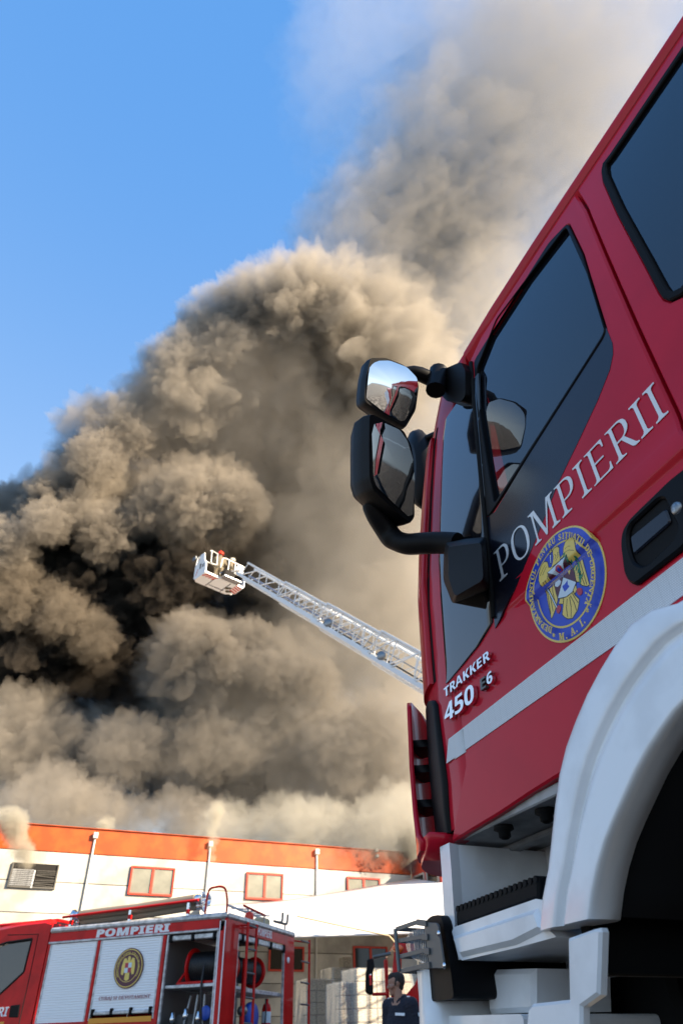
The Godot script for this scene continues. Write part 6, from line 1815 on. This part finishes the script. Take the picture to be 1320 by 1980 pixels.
# ------------------------------------------------------------------ people: one smooth field per body, meshed as surface nets
func field_mesh(bones: Array, cell: float, blend: float) -> ArrayMesh:
	# bones: [a, b, ra, rb, squash (xyz)]
	var lo := Vector3.INF
	var hi := -Vector3.INF
	for b in bones:
		var r: float = maxf(b[2], b[3]) + cell * 3
		lo = lo.min((b[0] as Vector3).min(b[1]) - Vector3.ONE * r)
		hi = hi.max((b[0] as Vector3).max(b[1]) + Vector3.ONE * r)
	var n := Vector3i(((hi - lo) / cell).ceil()) + Vector3i.ONE
	var f := PackedFloat32Array()
	f.resize(n.x * n.y * n.z)
	f.fill(1.0)
	for b in bones:
		var A: Vector3 = b[0]
		var B: Vector3 = b[1]
		var ra: float = b[2]
		var rb: float = b[3]
		var reach := maxf(ra, rb) + cell * 3 + blend
		var i0 := Vector3i(((A.min(B) - Vector3.ONE * reach - lo) / cell).floor()).clamp(Vector3i.ZERO, n - Vector3i.ONE)
		var i1 := Vector3i(((A.max(B) + Vector3.ONE * reach - lo) / cell).ceil()).clamp(Vector3i.ZERO, n - Vector3i.ONE)
		var d := B - A
		var dd := maxf(d.length_squared(), 1e-8)
		var sq: Vector3 = b[4] if b.size() > 4 else Vector3.ONE
		for z in range(i0.z, i1.z + 1):
			for y in range(i0.y, i1.y + 1):
				for x in range(i0.x, i1.x + 1):
					var p := lo + Vector3(x, y, z) * cell
					var t := clampf((p - A).dot(d) / dd, 0.0, 1.0)
					var v := (p - A - d * t) / sq
					var s := v.length() - lerpf(ra, rb, t)
					var k := x + n.x * (y + n.y * z)
					var o := f[k]
					var h := maxf(blend - absf(o - s), 0.0) / blend
					f[k] = minf(o, s) - h * h * blend * 0.25
	var id := PackedInt32Array()
	id.resize(f.size())
	id.fill(-1)
	var vs := PackedVector3Array()
	var idx := PackedInt32Array()
	var sx := 1
	var sy := n.x
	var sz := n.x * n.y
	for z in n.z - 1:
		for y in n.y - 1:
			for x in n.x - 1:
				var k := x + sy * y + sz * z
				var neg := 0
				for c in 8:
					if f[k + (c & 1) + (sy if c & 2 else 0) + (sz if c & 4 else 0)] < 0: neg += 1
				if neg == 0 or neg == 8: continue
				var sum := Vector3.ZERO
				var cnt := 0
				for e in [[0, 1], [2, 3], [4, 5], [6, 7], [0, 2], [1, 3], [4, 6], [5, 7], [0, 4], [1, 5], [2, 6], [3, 7]]:
					var c0: int = e[0]
					var c1: int = e[1]
					var v0 := f[k + (c0 & 1) + (sy if c0 & 2 else 0) + (sz if c0 & 4 else 0)]
					var v1 := f[k + (c1 & 1) + (sy if c1 & 2 else 0) + (sz if c1 & 4 else 0)]
					if (v0 < 0) != (v1 < 0):
						var t := v0 / (v0 - v1)
						var p0 := Vector3(c0 & 1, (c0 >> 1) & 1, (c0 >> 2) & 1)
						var p1 := Vector3(c1 & 1, (c1 >> 1) & 1, (c1 >> 2) & 1)
						sum += p0.lerp(p1, t)
						cnt += 1
				id[k] = vs.size()
				vs.append(lo + (Vector3(x, y, z) + sum / cnt) * cell)
	for z in range(1, n.z - 1):
		for y in range(1, n.y - 1):
			for x in range(1, n.x - 1):
				var k := x + sy * y + sz * z
				var a: bool = f[k] < 0
				for ax in 3:
					var st: int = [sx, sy, sz][ax]
					if a == (f[k + st] < 0): continue
					var u: int = [sy, sz, sx][ax]
					var w: int = [sz, sx, sy][ax]
					var q0 := id[k]
					var q1 := id[k - u]
					var q2 := id[k - u - w]
					var q3 := id[k - w]
					if q0 < 0 or q1 < 0 or q2 < 0 or q3 < 0: continue
					if a: idx.append_array([q0, q2, q1, q0, q3, q2])
					else: idx.append_array([q0, q1, q2, q0, q2, q3])
	# smooth normals
	var nm := PackedVector3Array()
	nm.resize(vs.size())
	var vol := 0.0
	for i in range(0, idx.size(), 3):
		var c := (vs[idx[i + 1]] - vs[idx[i]]).cross(vs[idx[i + 2]] - vs[idx[i]])
		vol += vs[idx[i]].dot(c)
		for j in 3: nm[idx[i + j]] += c
	if vol > 0:
		for i in range(0, idx.size(), 3):
			var tmp := idx[i + 1]
			idx[i + 1] = idx[i + 2]
			idx[i + 2] = tmp
	for i in nm.size():
		nm[i] = (nm[i] if vol > 0 else -nm[i]).normalized()
	var arr := []
	arr.resize(Mesh.ARRAY_MAX)
	arr[Mesh.ARRAY_VERTEX] = vs
	arr[Mesh.ARRAY_NORMAL] = nm
	arr[Mesh.ARRAY_INDEX] = idx
	var m := ArrayMesh.new()
	m.add_surface_from_arrays(Mesh.PRIMITIVE_TRIANGLES, arr)
	return m

func people():
	# local axes: the chest faces +z, the person's left is +x
	var at := Vector3(4.82, 0, -9.92)
	var face := Vector3(-0.90, 0, 0.44).normalized()
	var t := thing("person", "dark-haired man in a navy polo shirt looking left beside the head lamp", "person", Transform3D(Basis(Vector3.UP.cross(face), Vector3.UP, face), at))
	var hip := 0.94
	var turn := Basis(Vector3.UP, -0.95)
	var H := Vector3(0.0, 1.615, 0.05)
	var body := [
		[Vector3(0, 1.43, 0.0), Vector3(0, 1.52, 0.025), 0.062, 0.056],
		[Vector3(0, 1.05, 0), Vector3(0, 1.36, 0), 0.14, 0.15, Vector3(1.1, 1, 0.75)],
		[Vector3(-0.19, 1.40, 0), Vector3(0.19, 1.40, 0), 0.06, 0.06],
	]
	for s in [-1.0, 1.0]:
		body.append([Vector3(s * 0.20, 1.40, 0), Vector3(s * 0.25, 1.12, -0.02), 0.055, 0.043])
		body.append([Vector3(s * 0.25, 1.12, -0.02), Vector3(s * 0.25, 0.87, 0.07), 0.042, 0.028])
		body.append([Vector3(s * 0.25, 0.86, 0.07), Vector3(s * 0.25, 0.79, 0.10), 0.032, 0.036, Vector3(0.6, 1, 1)])
		body.append([Vector3(s * 0.10, 0.92, 0), Vector3(s * 0.11, 0.5, 0.02), 0.085, 0.058])
		body.append([Vector3(s * 0.11, 0.5, 0.02), Vector3(s * 0.12, 0.1, -0.01), 0.055, 0.04])
		for k in 4:
			body.append([Vector3(s * (0.25), 0.78, 0.078 + 0.018 * k), Vector3(s * 0.245, 0.705 + 0.008 * absf(k - 1.5), 0.085 + 0.018 * k), 0.0095, 0.008])
		body.append([Vector3(s * 0.24, 0.82, 0.12), Vector3(s * 0.22, 0.755, 0.15), 0.011, 0.009])
	var skin := put(t, "body", field_mesh(body, 0.016, 0.03), "skin")
	# head in its own fine grid, turned towards the left of the picture
	var hb := [
		[Vector3(0, 0.045, -0.02), Vector3(0, 0.05, 0.02), 0.083, 0.080, Vector3(0.92, 1.05, 1.08)],
		[Vector3(0, -0.02, 0.03), Vector3(0, -0.075, 0.052), 0.062, 0.036, Vector3(0.92, 1, 1)],
		[Vector3(0, 0.012, 0.098), Vector3(0, -0.022, 0.112), 0.010, 0.016],
		[Vector3(-0.014, -0.026, 0.102), Vector3(0.014, -0.026, 0.102), 0.010, 0.010],
		[Vector3(-0.03, 0.030, 0.088), Vector3(0.03, 0.030, 0.088), 0.015, 0.015],
		[Vector3(-0.02, -0.052, 0.090), Vector3(0.02, -0.052, 0.090), 0.009, 0.009],
		[Vector3(-0.016, -0.064, 0.088), Vector3(0.016, -0.064, 0.088), 0.010, 0.010],
		[Vector3(0, -0.095, 0.072), Vector3(0, -0.092, 0.078), 0.022, 0.018],
		[Vector3(0, -0.16, -0.02), Vector3(0, -0.03, -0.015), 0.055, 0.055],
	]
	for s in [-1.0, 1.0]:
		hb.append([Vector3(s * 0.080, -0.005, -0.012), Vector3(s * 0.086, 0.025, -0.018), 0.012, 0.016, Vector3(0.5, 1, 0.9)])
		hb.append([Vector3(s * 0.045, -0.02, 0.065), Vector3(s * 0.05, -0.01, 0.05), 0.025, 0.025])
	var hx := Transform3D(turn, H)
	var head := put(t, "head", field_mesh(hb, 0.0055, 0.014), "skin", hx)
	for s in [-1.0, 1.0]:
		put(head, "eye", Mb.new().lathe(PackedVector2Array([Vector2(0, -0.011), Vector2(0.008, -0.008), Vector2(0.011, 0), Vector2(0.008, 0.008), Vector2(0, 0.011)]), shift(s * 0.031, 0.014, 0.083), 10).mesh(), "eye_white")
		put(head, "iris", Mb.new().lathe(PackedVector2Array([Vector2(0, 0), Vector2(0.0055, 0.0), Vector2(0, 0.002)]), Transform3D(Basis(Vector3(1, 0, 0), PI / 2), Vector3(s * 0.031, 0.014, 0.0935)), 8).mesh(), "ink")
		rod(head, "eyebrow", Vector3(s * 0.014, 0.036, 0.101), Vector3(s * 0.046, 0.038, 0.090), 0.0045, "hair")
	var hairb := [
		[Vector3(0, 0.075, -0.03), Vector3(0, 0.078, 0.035), 0.077, 0.066, Vector3(1.0, 0.95, 1.1)],
		[Vector3(0, 0.03, -0.045), Vector3(0, -0.015, -0.042), 0.073, 0.055, Vector3(1.0, 1, 0.95)],
		[Vector3(0, 0.105, 0.05), Vector3(0, 0.10, 0.07), 0.04, 0.03, Vector3(1.4, 0.8, 0.8)],
	]
	for s in [-1.0, 1.0]:
		hairb.append([Vector3(s * 0.070, 0.045, -0.005), Vector3(s * 0.074, 0.0, 0.012), 0.018, 0.008])
	put(head, "hair", field_mesh(hairb, 0.006, 0.02), "hair")
	# navy polo shirt with collar, shoulder slides and a name tape
	var sh := [
		[Vector3(0, 0.98, 0), Vector3(0, 1.20, 0.005), 0.165, 0.165, Vector3(1.08, 1, 0.74)],
		[Vector3(0, 1.20, 0.005), Vector3(0, 1.34, 0.0), 0.172, 0.150, Vector3(1.14, 1, 0.78)],
		[Vector3(-0.185, 1.405, -0.005), Vector3(0.185, 1.405, -0.005), 0.074, 0.074, Vector3(1, 1, 1)],
		[Vector3(0, 1.43, -0.012), Vector3(0, 1.455, -0.005), 0.085, 0.070],
	]
	for s in [-1.0, 1.0]:
		sh.append([Vector3(s * 0.20, 1.395, 0), Vector3(s * 0.245, 1.16, -0.015), 0.076, 0.068])
	var shirt := put(t, "polo_shirt", field_mesh(sh, 0.014, 0.05), "navy_cloth")
	# collar: two raised flaps and the open placket
	for s in [-1.0, 1.0]:
		put(shirt, "collar", Mb.new().tube(PackedVector3Array([Vector3(0, 1.505, -0.075), Vector3(s * 0.062, 1.50, -0.045), Vector3(s * 0.078, 1.485, 0.015), Vector3(s * 0.05, 1.455, 0.072), Vector3(s * 0.028, 1.425, 0.098)]), [0.022, 0.023, 0.023, 0.02, 0.012], 8).mesh(), "navy_cloth")
	put(shirt, "name_tape", Mb.new().box(Vector3(0.125, 0.030, 0.006), Transform3D(), 0.002).mesh(), "white_film", Transform3D(Basis.from_euler(Vector3(-0.12, 0.42, -0.06)), Vector3(0.098, 1.300, 0.136)))
	for s in [-1.0, 1.0]:
		put(shirt, "shoulder_slide", Mb.new().box(Vector3(0.055, 0.012, 0.055), Transform3D(), 0.004).mesh(), "white_film", Transform3D(Basis(Vector3(0, 0, 1), -0.28 * s), Vector3(s * 0.165, 1.482, 0.0)))
	put(shirt, "sleeve_badge", Mb.new().box(Vector3(0.008, 0.04, 0.04), Transform3D(), 0.003).mesh(), "emblem_pale", Transform3D(Basis(Vector3(0, 0, 1), 0.15), Vector3(0.302, 1.29, 0.0)))
	var tr := [[Vector3(0, 0.93, 0), Vector3(0, 1.0, 0), 0.155, 0.155, Vector3(1.08, 1, 0.76)]]
	for s in [-1.0, 1.0]:
		tr.append([Vector3(s * 0.095, 0.92, 0), Vector3(s * 0.11, 0.5, 0.02), 0.105, 0.085])
		tr.append([Vector3(s * 0.11, 0.5, 0.02), Vector3(s * 0.12, 0.10, -0.01), 0.083, 0.072])
	put(t, "trousers", field_mesh(tr, 0.02, 0.04), "navy_cloth")
	for s in [-1.0, 1.0]:
		put(t, "boot", field_mesh([[Vector3(s * 0.12, 0.055, -0.05), Vector3(s * 0.13, 0.045, 0.15), 0.052, 0.042], [Vector3(s * 0.12, 0.05, -0.03), Vector3(s * 0.12, 0.16, -0.02), 0.054, 0.058]], 0.012, 0.02), "black_rubber")
	# crew in the basket
	var ux := (Vector3(5.459, 17, -25.935) - Vector3(3.615, 17, -25.242)).normalized()
	var wz := Vector3(-ux.z, 0, ux.x)
	if wz.z < 0: wz = -wz
	var o := Vector3(3.615, 17, -25.242) + Vector3(0, 0.09, 0)
	firefighter("firefighter in a red helmet standing in the ladder basket", Transform3D(Basis(wz.cross(Vector3.UP) * -1.0, Vector3.UP, wz) * Basis(Vector3.UP, 2.6), o + ux * 0.95 + wz * 0.42), "helmet_red")
	firefighter("firefighter in a pale helmet bending beside the ladder head in the basket", Transform3D(Basis(wz.cross(Vector3.UP) * -1.0, Vector3.UP, wz) * Basis(Vector3.UP, 0.9), o + ux * 1.50 + wz * 0.38 + Vector3(0, -0.16, 0)), "helmet_pale")

func firefighter(label: String, at: Transform3D, helmet: String):
	var t := thing("person", label, "person", Transform3D(at.basis.orthonormalized(), at.origin))
	var b := [
		[Vector3(0, 0.80, 0), Vector3(0, 1.15, 0.03), 0.155, 0.17, Vector3(1.1, 1, 0.8)],
		[Vector3(0, 1.15, 0.03), Vector3(0, 1.30, 0.05), 0.17, 0.14, Vector3(1.1, 1, 0.8)],
		[Vector3(-0.18, 1.32, 0.05), Vector3(0.18, 1.32, 0.05), 0.075, 0.075],
		[Vector3(0, 1.35, 0.06), Vector3(0, 1.43, 0.09), 0.06, 0.055],
		[Vector3(0, 1.50, 0.11), Vector3(0, 1.55, 0.10), 0.075, 0.085, Vector3(0.95, 1.1, 1.1)],
	]
	for s in [-1.0, 1.0]:
		b.append([Vector3(s * 0.21, 1.30, 0.05), Vector3(s * 0.27, 1.06, 0.10), 0.072, 0.058])
		b.append([Vector3(s * 0.27, 1.06, 0.10), Vector3(s * 0.20, 0.99, 0.33), 0.055, 0.042])
		b.append([Vector3(s * 0.20, 0.99, 0.33), Vector3(s * 0.18, 1.0, 0.41), 0.042, 0.036])
		b.append([Vector3(s * 0.10, 0.80, 0), Vector3(s * 0.12, 0.45, 0.03), 0.10, 0.08])
		b.append([Vector3(s * 0.12, 0.45, 0.03), Vector3(s * 0.13, 0.08, -0.01), 0.078, 0.068])
		b.append([Vector3(s * 0.13, 0.06, -0.04), Vector3(s * 0.14, 0.05, 0.15), 0.055, 0.045])
	put(t, "body", field_mesh(b, 0.03, 0.05), "fire_coat")
	put(t, "face", field_mesh([[Vector3(0, 1.50, 0.155), Vector3(0, 1.46, 0.16), 0.06, 0.045], [Vector3(0, 1.50, 0.21), Vector3(0, 1.49, 0.22), 0.016, 0.016]], 0.012, 0.02), "skin")
	var h := put(t, "helmet", Mb.new().lathe(PackedVector2Array([Vector2(0.135, 0.0), Vector2(0.15, 0.0), Vector2(0.145, 0.03), Vector2(0.14, 0.09), Vector2(0.11, 0.15), Vector2(0.06, 0.185), Vector2(0, 0.19)]), shift(0, 1.555, 0.10), 22).mesh(), helmet)
	put(h, "helmet_crest", Mb.new().box(Vector3(0.03, 0.04, 0.22), Transform3D(), 0.012).mesh(), helmet, shift(0, 1.735, 0.10))
	put(h, "visor", Mb.new().box(Vector3(0.18, 0.06, 0.03), Transform3D(), 0.012).mesh(), "clear_pane", shift(0, 1.59, 0.25))
